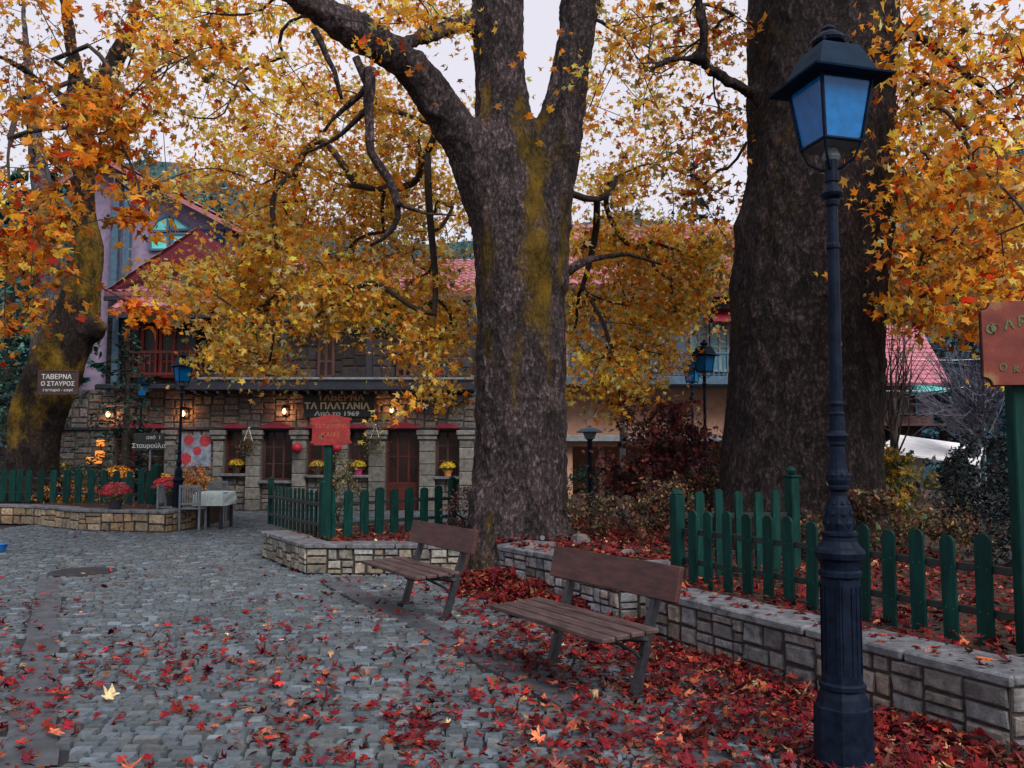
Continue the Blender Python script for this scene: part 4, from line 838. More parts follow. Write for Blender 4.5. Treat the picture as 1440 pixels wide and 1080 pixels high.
# ================================================================ BIG TREES
def px_path(l): return [(P(x, y, D), r) for x, y, D, r in l]
def spline(pts, step=.12):
    """Catmull-Rom through (point, radius)"""
    out = []; n = len(pts)
    for i in range(n - 1):
        p0, p1, p2, p3 = pts[max(i - 1, 0)], pts[i], pts[i + 1], pts[min(i + 2, n - 1)]
        m = max(1, int((p2[0] - p1[0]).length / step))
        for k in range(m):
            t = k / m; t2, t3 = t * t, t * t * t
            f = lambda a, b, c, d: .5 * ((2 * b) + (c - a) * t + (2 * a - 5 * b + 4 * c - d) * t2 + (3 * b - a - 3 * c + d) * t3)
            out.append((Vector([f(p0[0][j], p1[0][j], p2[0][j], p3[0][j]) for j in range(3)]), max(.004, f(p0[1], p1[1], p2[1], p3[1]))))
    out.append(pts[-1]); return out
def trunk_mesh(parent, paths, m, moss, voxel=.045, amp=.05, knots=()):
    b = MB()
    for pth in paths:
        s = spline(pth, .15); b.tube([p for p, r in s], [r for p, r in s], 22)
    me = bpy.data.meshes.new('tmp'); me.from_pydata(b.v, [], b.f); o = bpy.data.objects.new('tmp', me); COL.objects.link(o)
    rm = o.modifiers.new('r', 'REMESH'); rm.mode = 'VOXEL'; rm.voxel_size = voxel
    sm = o.modifiers.new('s', 'SMOOTH'); sm.factor = .6; sm.iterations = 7
    e = bpy.data.meshes.new_from_object(o.evaluated_get(bpy.context.evaluated_depsgraph_get())); bpy.data.objects.remove(o)
    n = len(e.vertices); co = np.zeros(n * 3, np.float32); e.vertices.foreach_get('co', co); co = co.reshape(-1, 3)
    nr = np.zeros(n * 3, np.float32); e.vertex_normals.foreach_get('vector', nr); nr = nr.reshape(-1, 3)
    d = np.zeros(n); ms = np.zeros(n); nf = noise.noise
    for i in range(n):
        x, y, z = map(float, co[i])
        a = nf(Vector((x * 1.3, y * 1.3, z * .45))); c = nf(Vector((x * 4, y * 4, z * 1.3 + 7))); f = nf(Vector((x * 11, y * 11, z * 6))); h = nf(Vector((x * 26, y * 26, z * 15)))
        v = -.022 + amp * (1.3 * a - .9 * abs(c) + .32 * f + .16 * h)
        for kx, ky, kz, kr, kh in knots:
            q = ((x - kx) ** 2 + (y - ky) ** 2 + ((z - kz) * .8) ** 2) / kr ** 2
            if q < 6: v += kh * math.exp(-q * 1.5)
        d[i] = v; ms[i] = moss(x, y, z, nr[i])
    ms = np.array(ms); co += nr * (d + np.clip(ms, 0, .6) * .03)[:, None]
    co -= np.array(parent.location, np.float32)
    e.vertices.foreach_set('co', co.ravel()); e.polygons.foreach_set('use_smooth', [True] * len(e.polygons))
    for a in list(e.color_attributes): e.color_attributes.remove(a)
    ca = e.color_attributes.new('col', 'FLOAT_COLOR', 'POINT'); C = np.ones((n, 4), np.float32); C[:, 0] = ms; C[:, 1] = 0; C[:, 2] = 0; ca.data.foreach_set('color', C.ravel())
    e.materials.clear(); e.materials.append(m); e.name = 'trunk'; e.update()
    o = bpy.data.objects.new('trunk', e); COL.objects.link(o); o.parent = parent; return o
def grow(nodes, targets, wob=.18, up=.1):
    """join each target to the nearest point of the growing branch network; returns segments (a, b, load)"""
    pts = [Vector(p) for p in nodes]; par = [-1] * len(pts); T = sorted([Vector(t) for t in targets], key=lambda t: min((t - q).length_squared for q in pts)); A = np.array(pts)
    for t in T:
        dd = ((A - np.array(t)) ** 2).sum(1) * (1 + .0 * A[:, 0]); j = int(dd.argmin()); L_ = math.sqrt(dd[j]); p = pts[j]; k = max(2, int(L_ / .45)); last = j
        ax = (t - p); off = Vector((random.gauss(0, 1), random.gauss(0, 1), random.gauss(.6, 1))) * L_ * wob * .5
        for i in range(1, k + 1):
            f = i / k; q = p + ax * f + off * math.sin(f * math.pi) + Vector((random.gauss(0, 1), random.gauss(0, 1), random.gauss(0, 1))) * .04 * (i < k)
            pts.append(q); par.append(last); last = len(pts) - 1
        A = np.array(pts)
    load = [0] * len(pts); haskid = set(par)
    for i in range(len(pts) - 1, len(nodes) - 1, -1):
        load[i] += 0 if i in haskid else 1
        if par[i] >= len(nodes): load[par[i]] += load[i]
    return pts, par, load, len(nodes)
def branches(parent, nodes, targets, m=None, r0=.010, rmax=.09, wob=.18, pw=.5):
    pts, par, load, n0 = grow(nodes, targets, wob); b = MB(); kidz = {}
    for i in range(n0, len(pts)): kidz.setdefault(par[i], []).append(i)
    fk = {}
    for i in range(n0, len(pts)): fk.setdefault(par[i], i)
    for _ in range(4):
        new = list(pts)
        for i in range(n0, len(pts)):
            if i in fk: new[i] = pts[i] * .4 + pts[par[i]] * .3 + pts[fk[i]] * .3
        pts = new
    rad = lambda i: min(rmax, r0 * max(load[i], 1) ** pw)
    done = set()
    for i in range(n0, len(pts)):
        if i in done: continue
        chain = [par[i], i]; done.add(i)
        while True:
            ks = [k for k in kidz.get(chain[-1], []) if k not in done]
            if not ks: break
            k = max(ks, key=lambda q: load[q]); chain.append(k); done.add(k)
        rs = [rad(max(c, n0) if c >= n0 else chain[1]) for c in chain]; rs[0] = rs[1]; rs[-1] *= .5
        b.tube([pts[c] for c in chain], rs, 6 if max(rs) > .02 else 4)
    return b.build('branches', m or M['twig'], parent, smooth=True) if b.v else None
def clumps(spec, rad, jit=1.0):
    """spec: list of (px, py, rx, ry, D0, D1, n) ellipses of the crown as measured; returns clump centres"""
    out = []
    for px, py, rx, ry, D0, D1, n in spec:
        for _ in range(n):
            a = random.random() * 2 * math.pi; q = math.sqrt(random.random())
            out.append(P(px + rx * q * math.cos(a), py + ry * q * math.sin(a), random.uniform(D0, D1)))
    return out
def crown(parent, cents, per, rad, size, pal, flat=.8, up=.5, m=None, tmpl=STAR, name='crown', droop=.6, jit=.28, curl=.55, spray=True):
    """leaves strung along short drooping sprays that radiate from every clump centre"""
    cents = [Vector(c) for c in cents]; pos = []; cs = []
    for c in cents:
        k = random.randint(4, 6); q = math.exp(random.gauss(0, .2)); rr = rad * random.uniform(.7, 1.4); left = per
        for i in range(k):
            a = random.random() * 6.283; d = Vector((math.cos(a), math.sin(a), random.uniform(-.55, .75))); L_ = rr * random.uniform(.7, 1.5); n_ = left // (k - i); left -= n_; s_ = L_ * .12 + .03
            for j in range(n_):
                t = random.random() ** .75; p = c + d * (L_ * t) + Z_ * (-L_ * .45 * t * t * droop) + Vector((random.gauss(0, s_), random.gauss(0, s_), random.gauss(0, s_ * flat)))
                pos.append(p); cs.append(q)
    n = len(pos); s = np.clip(np.exp(RNG.normal(0, .3, (n, 1))), .45, 1.6) * size
    col = np.clip(pick(pal, n, jit) * np.array(cs)[:, None], .002, .93)
    return leaves(name, pos, s, col, m or M['leafy'], parent, tmpl, up=up, curl=curl, droop=droop)

# ---- central tree
DA = 12.3
pA = [
 px_path([(732, 830, DA, .86), (733, 790, DA, .80), (734, 730, DA, .735), (735, 640, DA, .70), (732, 540, DA, .675), (730, 440, DA, .655), (728, 340, DA, .66), (716, 250, DA, .62), (706, 160, DA, .46), (703, 80, DA, .43), (700, 0, DA, .42), (698, -120, DA, .38), (690, -260, DA, .3)]),
 px_path([(750, 400, DA, .52), (762, 300, DA, .46), (780, 220, DA + .1, .38), (795, 140, DA + .2, .35), (806, 60, DA + .2, .36), (818, -30, DA + .3, .36), (840, -160, DA + .5, .3), (870, -300, DA + .8, .2)]),
 px_path([(700, 300, DA, .45), (668, 225, DA - .2, .36), (632, 165, DA - .5, .30), (585, 105, DA - .8, .275), (528, 62, DA - 1.2, .275), (462, 22, DA - 1.6, .24), (395, -22, DA - 2.0, .2), (300, -90, DA - 2.6, .15)]),
 px_path([(700, 60, DA, .2), (662, 30, DA - .1, .17), (610, 48, DA - .3, .14), (556, 66, DA - .8, .12)]),
 px_path([(700, 700, DA - .3, .4), (682, 770, DA - .6, .28), (672, 830, DA - .7, .34)]),
 px_path([(770, 720, DA - .1, .35), (800, 790, DA - .4, .3), (815, 850, DA - .4, .3)]),
]
tA = root('plane_tree', 'big central tree with grey flaky bark, mossy streaks, forked limbs and golden leaves', 'tree', (P(735, 640, DA).x, DA, 0))
xA = P(735, 640, DA).x
def moss_lit_rimA(x, y, z, n):
    u = (x - xA) / .7; s = 0.0
    zz = max(0, 3.0 - z); s = .54 - max(0, abs(u - .16 + zz * .15) - .26) * .75 - zz * .2 - max(0, z - 6.2) * .25
    s = max(s, min(.5, (z - 2.4) * .4) - abs(u - .8) * 1.0, min(.4, (z - 2.2) * .4) - abs(u + .7) * 1.0)  # right-edge band paints the lit orange rim in the moss colour
    if z > 6.5: s -= (z - 6.5) * .4
    if u < -.55 and z < 1.5: s = max(s, .42 - max(0, z - 1.0) * 1.2)
    s += .5 * noise.noise(Vector((x * 2.2, y * 2.2, z * .8 + 5))) + .2 * noise.noise(Vector((x * 5, y * 5, z * 2)))
    return max(0, min(.8, s))
trunk_mesh(tA, pA, M['barkA'], moss_lit_rimA, .045, .075, knots=[(xA + .25, DA - .6, 4.4, .25, .07)])
nodesA = [p for pth in pA[:4] for p, r in spline(pth, .4) if p.z > 4.6]
specA = [  # golden mass on the left, seen beyond the limb
 (340, 290, 110, 90, 13.5, 16.4, 56), (460, 320, 130, 110, 13, 16, 102), (575, 310, 90, 130, 13.5, 16.1, 77), (390, 420, 120, 80, 13, 15.8, 70), (530, 440, 110, 60, 13, 15.5, 50), (600, 500, 45, 42, 12.8, 15, 10), (330, 505, 60, 34, 13, 15.5, 18), (400, 525, 60, 22, 13, 15.4, 12), (315, 400, 45, 50, 13, 15.8, 24), (520, 218, 110, 60, 13, 16, 34), (262, 300, 40, 40, 13, 15.8, 6), (510, 500, 60, 30, 13, 15, 16),
 # sparse top
 (340, 150, 130, 50, 11, 17, 34), (480, 165, 110, 50, 11.5, 16, 20), (330, 50, 150, 60, 9.5, 15, 30), (560, 120, 70, 50, 12, 15, 10), (520, 20, 110, 40, 10, 14, 20), (600, 15, 60, 25, 11, 14, 7), (620, 200, 40, 60, 12.5, 14.9, 8),
 # right of the trunk
 (850, 430, 65, 110, 13.5, 16.1, 43), (930, 380, 80, 65, 13.5, 16.1, 40), (840, 540, 50, 50, 13.5, 15.9, 24), (960, 350, 60, 40, 13.5, 16.1, 28), (900, 480, 60, 50, 13.5, 15.9, 26), (990, 360, 30, 40, 13.5, 15.9, 10), (850, 340, 60, 40, 14, 16.8, 28), (955, 440, 28, 40, 13.5, 15, 8),
 (870, 150, 60, 130, 12, 17, 22), (960, 230, 70, 50, 13, 15.8, 13), (930, 40, 90, 50, 11, 16, 18), (850, 280, 40, 50, 13, 15.5, 14), (960, 130, 60, 90, 12, 17, 10), (240, 250, 60, 26, 13, 15.8, 10), (215, 385, 30, 20, 12.5, 14.9, 4), (255, 420, 34, 26, 12.5, 14.9, 8), (225, 300, 34, 14, 12, 14, 3), (340, 530, 40, 22, 12.6, 14.9, 9), (600, 548, 30, 14, 12.4, 14, 6), (850, 580, 34, 14, 13, 15, 6), (975, 425, 30, 24, 13, 15, 7), (890, 530, 40, 24, 13, 15, 8), (820, 560, 22, 26, 13, 15, 6), (600, 475, 50, 36, 12.8, 15, 16), (345, 470, 40, 34, 12.8, 15, 12), (470, 440, 60, 14, 12.8, 15, 10)]
cA = clumps(specA, .4)
def PX(c):
    dx, dy, dz = c[0], c[1], c[2] - EYE; f = dy * CS + dz * SN; return 720 + 1200 * dx / f, 540 - 1200 * (-dy * SN + dz * CS) / f
clr = [c for c in cA if not (PX(c)[0] < 305 and PX(c)[1] > 422) and not (205 < PX(c)[0] < 300 and 270 < PX(c)[1] < 365) and not (955 < PX(c)[0] < 1020 and PX(c)[1] > 448) and not (415 < PX(c)[0] < 565 and PX(c)[1] > 456) and not (800 < PX(c)[0] < 862 and PX(c)[1] > 548) and not (PX(c)[0] < 420 and PX(c)[1] > 522)]
k = len(clr); random.shuffle(clr)
crA = crown(tA, clr, 46, .50, .125, 'gold', jit=.28)
hiA = [c for c in clr if c.z > 6.6]
crown(tA, [c + Vector((random.gauss(0, .3), random.gauss(0, .3), random.gauss(0, .2))) for c in hiA], 4, .6, .14, 'brown', name='leaf_sprays')
crown(tA, [c for c in clr if c.z < 5.2 and random.random() < .7], 14, .55, .12, 'olive', name='leaf_sprays')
branches(tA, nodesA, clr, rmax=.06, r0=.008, wob=.12)
# hanging limb under the great left limb
for l in ([(522, 95, 10.9, .075), (520, 160, 10.9, .065), (522, 215, 10.9, .06), (549, 255, 11, .055), (560, 305, 11.1, .045), (540, 335, 11.2, .03), (520, 345, 11.3, .02)], [(500, 80, 10.9, .06), (515, 120, 11, .05), (480, 155, 11.2, .035), (455, 185, 11.3, .02)], [(520, 150, 10.9, .045), (470, 195, 11.3, .03), (430, 215, 11.6, .015)], [(560, 285, 11, .03), (600, 300, 11.3, .02), (640, 302, 11.5, .01)], [(796, 385, 12.3, .07), (830, 365, 12.4, .05), (885, 358, 12.8, .03), (930, 372, 13, .015)], [(440, 40, 10.3, .05), (470, 100, 10.5, .035), (480, 140, 10.6, .02)]):
    s = spline(px_path(l), .15); hb = MB(); hb.tube([p + Vector((random.gauss(0, .008), 0, random.gauss(0, .008))) for p, r in s], [r * random.uniform(.88, 1.12) for p, r in s], 9, (0, 0, 0)); hb.build('limb', M['barkA'], tA, smooth=True)
# a few separate nearer leaves over the trunk
lp = [P(x, y, D) for x, y, D in ((523, 90, 9.5), (722, 92, 9), (700, 148, 9.3), (775, 155, 9), (760, 200, 10), (785, 45, 9.4), (575, 105, 9.6), (745, 165, 10), (735, 75, 9))]
leaves('single_leaves', lp, .15, pick('orange', len(lp)), M['leafy'], tA, MAPLE, nrm=[(random.gauss(0, .3), -1, random.gauss(0, .3)) for _ in lp])

# ---- dark right tree
DB = 11.2
pB = [px_path([(1122, 780, DB, 1.28), (1124, 720, DB, 1.12), (1125, 650, DB, 1.04), (1130, 560, DB, 1.0), (1136, 460, DB, 1.0), (1141, 370, DB, 1.02), (1146, 300, DB, 1.02), (1152, 220, DB, .97), (1154, 120, DB, .95), (1156, 20, DB, .97), (1160, -100, DB, .96), (1170, -260, DB, .9)]),
      px_path([(1085, 150, DB, .3), (1052, 128, DB - .2, .13), (1012, 108, DB - .5, .12), (985, 80, DB - .7, .11), (990, 45, DB - .8, .10), (984, 0, DB - .9, .09), (970, -60, DB - 1, .08)]),
      px_path([(1000, 98, DB - .6, .09), (965, 82, DB - .7, .07), (930, 88, DB - .8, .05), (915, 100, DB - .9, .035)]),
      px_path([(1230, 60, DB, .3), (1275, 45, DB - .4, .09), (1320, 70, DB - .8, .075), (1365, 110, DB - 1.1, .06), (1420, 150, DB - 1.4, .05)]),
      px_path([(1240, 90, DB, .2), (1285, 90, DB - .3, .07), (1330, 130, DB - .6, .06), (1358, 180, DB - .9, .045)])]
tB = root('plane_tree', 'very thick dark-barked tree trunk behind the nearest street lamp, with orange leaves to its right', 'tree', (P(1128, 640, DB).x, DB, 0))
xB = P(1128, 640, DB).x
def mossB(x, y, z, n):
    s = 0; u = (x - xB - .02 * z)
    k = P(1237, 275, DB - .3); q = ((x - k.x) / .22) ** 2 + ((z - k.z) / .42) ** 2
    if q < 4: s = .62 - q * .25
    k = P(1100, 290, DB - .9); q = ((x - k.x) / .3) ** 2 + ((z - k.z) / .6) ** 2
    if q < 4: s = max(s, .42 - q * .15)
    if n[0] < -.55 and z > 3: s = max(s, .36)
    if n[0] > .6: s = max(s, .3)
    return max(0, min(.7, s))
kb = P(1030, 318, DB - .1); kc = P(1240, 290, DB - .2)
trunk_mesh(tB, pB, M['barkB'], mossB, .055, .07, knots=[(kb.x, kb.y, kb.z, .3, .14), (kc.x, kc.y, kc.z, .4, .08), (P(1030, 400, DB).x, DB, P(1030, 400, DB).z, .3, .07)])
nodesB = [p for pth in pB[1:] for p, r in spline(pth, .4)] + [P(1245, 250, DB), P(1240, 400, DB), P(1050, 200, DB)]
specB = [(1330, 60, 110, 70, 8.5, 13, 34), (1290, 160, 50, 60, 9, 13, 20), (1390, 190, 60, 60, 8, 12, 20), (1300, 260, 55, 60, 9, 14, 36), (1390, 310, 70, 60, 8.5, 13, 44), (1300, 370, 55, 50, 9, 14, 32), (1380, 400, 70, 50, 8.5, 13, 46), (1300, 440, 50, 24, 9.5, 13, 15), (1385, 455, 30, 30, 9, 12, 8), (1390, 480, 12, 20, 9, 10, 3), (1270, 300, 16, 120, 11.3, 13, 12), (1440, 250, 40, 200, 8, 12, 26), (1480, 330, 60, 200, 9, 13, 26)]
specB2 = [(1010, 50, 60, 50, 10, 14, 14), (1020, 180, 40, 60, 10.5, 14, 13), (960, 220, 50, 40, 11, 14, 7), (1000, 280, 40, 20, 11.5, 14, 8), (925, 50, 60, 50, 10, 14, 12), (930, 150, 40, 60, 11, 14, 4), (1020, 330, 15, 30, 12.4, 14, 4)]
cB = clumps(specB, .4); cB2 = clumps(specB2, .4)
crown(tB, cB, 20, .44, .135, 'warm'); crown(tB, [c for c in cB if random.random() < .75], 16, .5, .125, 'gold', name='leaf_sprays'); crown(tB, [c for c in cB if random.random() < .5], 10, .5, .14, 'brown', name='leaf_sprays'); crown(tB, cB2, 20, .42, .13, 'brown', name='leaf_sprays')
branches(tB, nodesB, cB + cB2, rmax=.07, r0=.008)

# ---- left mossy tree
DC = 20.6
pC = [px_path([(40, 730, DC, 0.796), (44, 660, DC, 0.656), (52, 610, DC, 0.576), (72, 555, DC, 0.517), (95, 500, DC, 0.497), (110, 455, DC, 0.497), (114, 410, DC, 0.477), (123, 355, DC, 0.368), (118, 310, DC, 0.278), (117, 260, DC, 0.298), (115, 200, DC, 0.278), (108, 120, DC, 0.238), (98, 50, DC, 0.199), (88, -40, DC, 0.159)]),
      px_path([(14, 630, DC - .2, 0.139), (26, 585, DC - .3, 0.219), (46, 535, DC - .3, 0.298), (74, 480, DC - .2, 0.358), (102, 425, DC, 0.348)]),
      px_path([(116, 190, DC, 0.238), (140, 130, DC - .2, 0.259), (158, 90, DC - .3, 0.219), (182, 40, DC - .4, 0.169), (200, -30, DC - .5, 0.139)]),
      px_path([(112, 190, DC, 0.199), (88, 140, DC - .2, 0.139), (50, 108, DC - .4, 0.109), (0, 80, DC - .6, 0.0898), (-50, 60, DC - .8, 0.0696)]),
      px_path([(112, 470, DC, 0.398), (135, 462, DC - .2, 0.278), (142, 455, DC - .3, 0.159)])]
tC = root('plane_tree', 'leaning moss-covered tree with a swollen foot at far left, hung with orange leaves', 'tree', (P(70, 640, DC).x, DC, 0))
def mossC(x, y, z, n):
    s = .46 + .12 * math.sin(z * 2.3 + x * 3)
    s -= max(0, 2.5 - z) * .30; s += .04; s += max(0, min(.35, (P(50, 560, DC).x - x) * .8)) * (z > .6)
    if z > 7.0: s -= (z - 7.0) * .25
    s += .30 * noise.noise(Vector((x * 1.3, y * 1.3, z * .8 + 2)))
    return max(0, min(.66, s))
trunk_mesh(tC, pC, M['barkC'], mossC, .05, .07)
nodesC = [p for pth in pC for p, r in spline(pth, .4) if p.z > 5.5]
specC = [(130, 150, 70, 50, 9.5, 13, 15), (165, 190, 45, 40, 9, 12.5, 11), (90, 225, 55, 28, 9.5, 12.5, 7), (55, 310, 60, 45, 9.5, 13, 15), (25, 380, 40, 45, 9.5, 13, 11), (95, 305, 35, 22, 9.5, 12, 4), (200, 250, 35, 30, 10, 13, 3), (30, 450, 34, 30, 10, 13, 4), (15, 250, 30, 50, 10, 14, 4), (20, 165, 50, 30, 10, 15, 4), (35, 30, 60, 45, 10, 15, 2), (140, 60, 80, 60, 10, 15, 6), (250, 50, 70, 55, 10, 15, 13), (210, 130, 40, 50, 10, 14, 6), (200, 315, 34, 22, 11, 13, 4)]
cC = [c for c in clumps(specC, .35) if not (205 < PX(c)[0] < 300 and 285 < PX(c)[1] < 365) and not (78 < PX(c)[0] < 170 and PX(c)[1] > 300) and not (95 < PX(c)[0] < 135 and PX(c)[1] > 250)]
spr = clumps([(248, 445, 12, 8, 9.8, 10.2, 3), (215, 440, 12, 8, 9.9, 10.4, 2), (180, 425, 12, 8, 10, 10.4, 2), (195, 300, 20, 14, 10, 11, 2)], .2)
crown(tC, cC, 20, .38, .16, 'warm', tmpl=MAPLE, droop=1.0); crown(tC, cC, 6, .48, .17, 'brown', name='leaf_sprays', tmpl=MAPLE)
crown(tC, spr, 15, .17, .17, 'orange', name='leaf_sprays', tmpl=MAPLE, droop=1.5)
spc = clumps([(50, 60, 60, 50, 14, 18, 7), (230, 40, 70, 50, 14, 18, 11), (200, 110, 60, 40, 14, 18, 8), (20, 130, 40, 50, 14, 18, 8)], .4)
crown(tC, spc, 26, .5, .13, 'brown', name='leaf_sprays')
branches(tC, nodesC, cC + spr + spc, rmax=.07, r0=.008, wob=.25)
# ---- grey trunk behind it
DD = 23.2; tD = root('tree', 'pale grey leaning trunk behind the mossy tree at far left', 'tree', (P(60, 640, DD).x, DD, 0))
pD = [px_path([(40, 720, DD, .6), (52, 600, DD, .5), (66, 500, DD, .48), (72, 420, DD, .46), (70, 350, DD, .42), (62, 280, DD, .34), (50, 200, DD, .26), (40, 100, DD, .16), (32, 0, DD, .1)])]
trunk_mesh(tD, pD, bark('bark_pale', (.03, .03, .035), (.09, .09, .1), (.2, .2, .22)), lambda *a: 0, .07, .04)
cD = clumps([(20, 60, 60, 80, 19, 23, 10), (30, 180, 40, 60, 19, 23, 8)], .4)
crown(tD, cD, 30, .6, .14, 'brown'); branches(tD, [p for p, r in spline(pD[0], .5) if p.z > 7], cD)

# ================================================================ OTHER PLANTS
def fir(name, label, base, H, rb, pal, m=None, n=46, per=60, blade=.16, group=None, bare=.12, cat='conifer', seed=0):
    r = root(name, label, cat, base, group=group); b = MB(); b.tube([(0, 0, 0), (0, 0, H * .5), (0, 0, H)], [H * .022 + .02, H * .014 + .01, .008], 8); b.build('trunk', M['twig'], r, world=False)
    pos = []; nr = []; bb = MB()
    for i in range(n):
        f = bare + (1 - bare) * (i + random.random()) / n; z = H * f; L_ = rb * (1 - f) ** .8 * random.uniform(.75, 1.15) + .06; a = i * 2.4 + random.random() * .5
        d = Vector((math.cos(a), math.sin(a), 0)); sag = L_ * .28
        bb.tube([(0, 0, z), tuple(d * L_ * .5 + Z_ * (z - sag * .3)), tuple(d * L_ + Z_ * (z - sag))], [.012 + .006 * L_, .008, .003], 4)
        for k in range(int(per * (.3 + L_ / rb))):
            t = random.uniform(.12, 1) ; wv = (1 - t) * .32 * L_ + .05
            s = random.gauss(0, wv); q = d * L_ * t + Vector((-d.y, d.x, 0)) * s + Z_ * (z - sag * t * t - abs(s) * .25 + random.gauss(0, .03)); pos.append((base[0] + q.x, base[1] + q.y, base[2] + q.z)); nr.append((random.gauss(0, .5), random.gauss(0, .5), 1))
    bb.build('branches', M['twig'], r, world=False)
    leaves('crown', pos, blade * (1 if H > 2 else .7), pick(pal, len(pos), .4), m or M['green'], r, OVAL, nrm=nr, curl=.5)
    return r
def shrub(name, label, c, rad, n, size, pal, m=None, cat='shrub', tmpl=OVAL, stems=7, group=None, ncl=26, flat=1.0, lo=.15):
    r = root(name, label, cat, c, group=group); cl = []
    for _ in range(ncl):
        a = random.random() * 2 * math.pi; q = math.sqrt(random.random()); zz = random.uniform(lo, 1) ; s = math.sqrt(max(.08, 1 - (zz - .35) ** 2 * 1.6))
        cl.append(Vector((c[0] + rad[0] * q * s * math.cos(a), c[1] + rad[1] * q * s * math.sin(a), c[2] + rad[2] * zz)))
    nn = max(2, n // ncl)
    crown(r, cl, nn, min(rad) * .38, size, pal, flat=.8, up=.3, m=m or M['green'], tmpl=tmpl, name='foliage', jit=.35)
    base = [Vector((c[0] + random.gauss(0, rad[0] * .12), c[1] + random.gauss(0, rad[1] * .12), c[2])) for _ in range(stems)]
    branches(r, base, cl, r0=.008, rmax=.04, wob=.15); return r
q = P(152, 640, 19.9); fir('fir_tree', 'dark green fir with drooping boughs between the mossy tree and the tavern door', (q.x - .1, 21.0, .3), 4.5, 1.7, 'fir', n=44, per=60)
q = P(1438, 640, 8.8); fir('fir_tree', 'small blackish conifer behind the fence at the right, below the red board', (q.x, 8.8, .36), 1.7, .6, 'darkfir', n=60, per=80, blade=.11, bare=.04)
q = P(1375, 640, 12); fir('fir_tree', 'low dark conifer tips under the white canopy at right', (q.x, 12.6, .3), 1.35, .6, 'darkfir', n=40, per=60, blade=.12, bare=.04)
q = P(925, 640, 13.2); shrub('maroon_shrub', 'large dark red shrub between the two big trees', (q.x + .1, 13.4, .34), (.78, .7, 2.0), 4200, .10, 'maroon', tmpl=STAR, ncl=60)
q = P(985, 640, 12.6); shrub('maroon_shrub', 'upper dark red spray in front of the blue lantern pole', (q.x - .15, 13.6, .9), (.5, .4, 1.5), 900, .10, 'maroon', tmpl=STAR, ncl=22, lo=.5)
q = P(860, 640, 11.9); shrub('shrub', 'olive and yellow leafy plants at the foot of the dark red shrub', (q.x - .1, 12.1, .36), (.7, .4, .62), 1300, .075, 'mixed', ncl=30)
q = P(935, 640, 11.2); shrub('shrub', 'brown-green bush just left of the fence corner post', (q.x, 11.4, .36), (.55, .4, .85), 1500, .07, 'mixed', ncl=30)
q = P(1000, 640, 12.6); shrub('shrub', 'mixed green bush against the left side of the dark trunk', (q.x + .02, 12.8, .36), (.45, .4, 1.1), 1200, .08, 'mixed', ncl=28)
q = P(1220, 640, 9.9); shrub('shrub', 'dull green bush at the right foot of the dark trunk, behind the lamp', (q.x + .02, 9.9, .36), (.42, .35, .78), 1200, .08, 'mixed', ncl=28)
q = P(1175, 640, 9.5); shrub('shrub', 'reddish green undergrowth bush before the dark trunk', (q.x - .2, 9.75, .36), (.6, .2, .5), 900, .07, 'mixed', ncl=24)
q = P(655, 640, 12.6); shrub('heather_bush', 'pinkish brown twiggy bush at the right end of the picket enclosure', (q.x - .02, 12.9, .34), (.32, .3, .72), 1500, .05, 'heather', ncl=30)
q = P(1276, 640, 11.5); shrub('yellow_shrub', 'slender shrub with mustard yellow leaves right of the dark trunk', (q.x, 11.8, .3), (.42, .35, 1.45), 1500, .11, 'yellowherb', m=M['leafy'], tmpl=STAR, ncl=36)
q = P(1330, 640, 12); shrub('shrub', 'loose green bush behind the near fence at right', (q.x - .1, 13.6, .2), (.8, .4, .8), 1300, .09, 'herb', ncl=36)
q = P(1260, 640, 12); shrub('shrub', 'low leafy bush between the dark trunk and the yellow shrub', (q.x, 10.7, .36), (.6, .4, .5), 1000, .08, 'mixed', ncl=28)
q = P(1420, 640, 12); shrub('shrub', 'dark bush behind the conifer at the right edge', (q.x + .6, 13, .3), (1.0, .6, 1.6), 2200, .12, 'darkfir', ncl=36)
q = P(487, 640, 13.6); shrub('shrub', 'green climbing plant inside the picket enclosure', (q.x, 13.6, .32), (.26, .25, 1.25), 1100, .06, 'herb', ncl=24)
q = P(270, 640, 21.6); shrub('shrub', 'brown-orange bush below the mural', (q.x, 21.9, .0), (.55, .4, 1.25), 1300, .09, 'brown', ncl=24)
q = P(20, 640, 19.5); shrub('shrub', 'yellowish green bush behind the far left fence', (q.x - .1, 21.2, .33), (.9, .4, .95), 1500, .09, 'yellowherb', ncl=26)
q = P(90, 640, 20.5); shrub('shrub', 'blue-green grassy bush behind the left pickets', (q.x + .2, 21.2, .33), (1.4, .4, .85), 2400, .11, 'fir', tmpl=BLADE, ncl=40)
q = P(28, 480, 22.5); shrub('shrub', 'tall dark green shrub filling the gap left of the mossy tree', (q.x - .6, 23.5, 0), (2.2, 1.0, 7.5), 5200, .17, 'fir', ncl=90)
q = P(120, 640, 21); shrub('shrub', 'red and yellow flowering plants behind the left fence', (q.x + .4, 20.0, .38), (1.1, .25, .45), 1000, .07, 'brown', ncl=26)
q = P(845, 640, 18); shrub('shrub', 'dark green bush behind the mushroom-capped lamp', (q.x - .3, 17.6, .3), (.8, .5, .95), 1600, .09, 'fir', ncl=28)
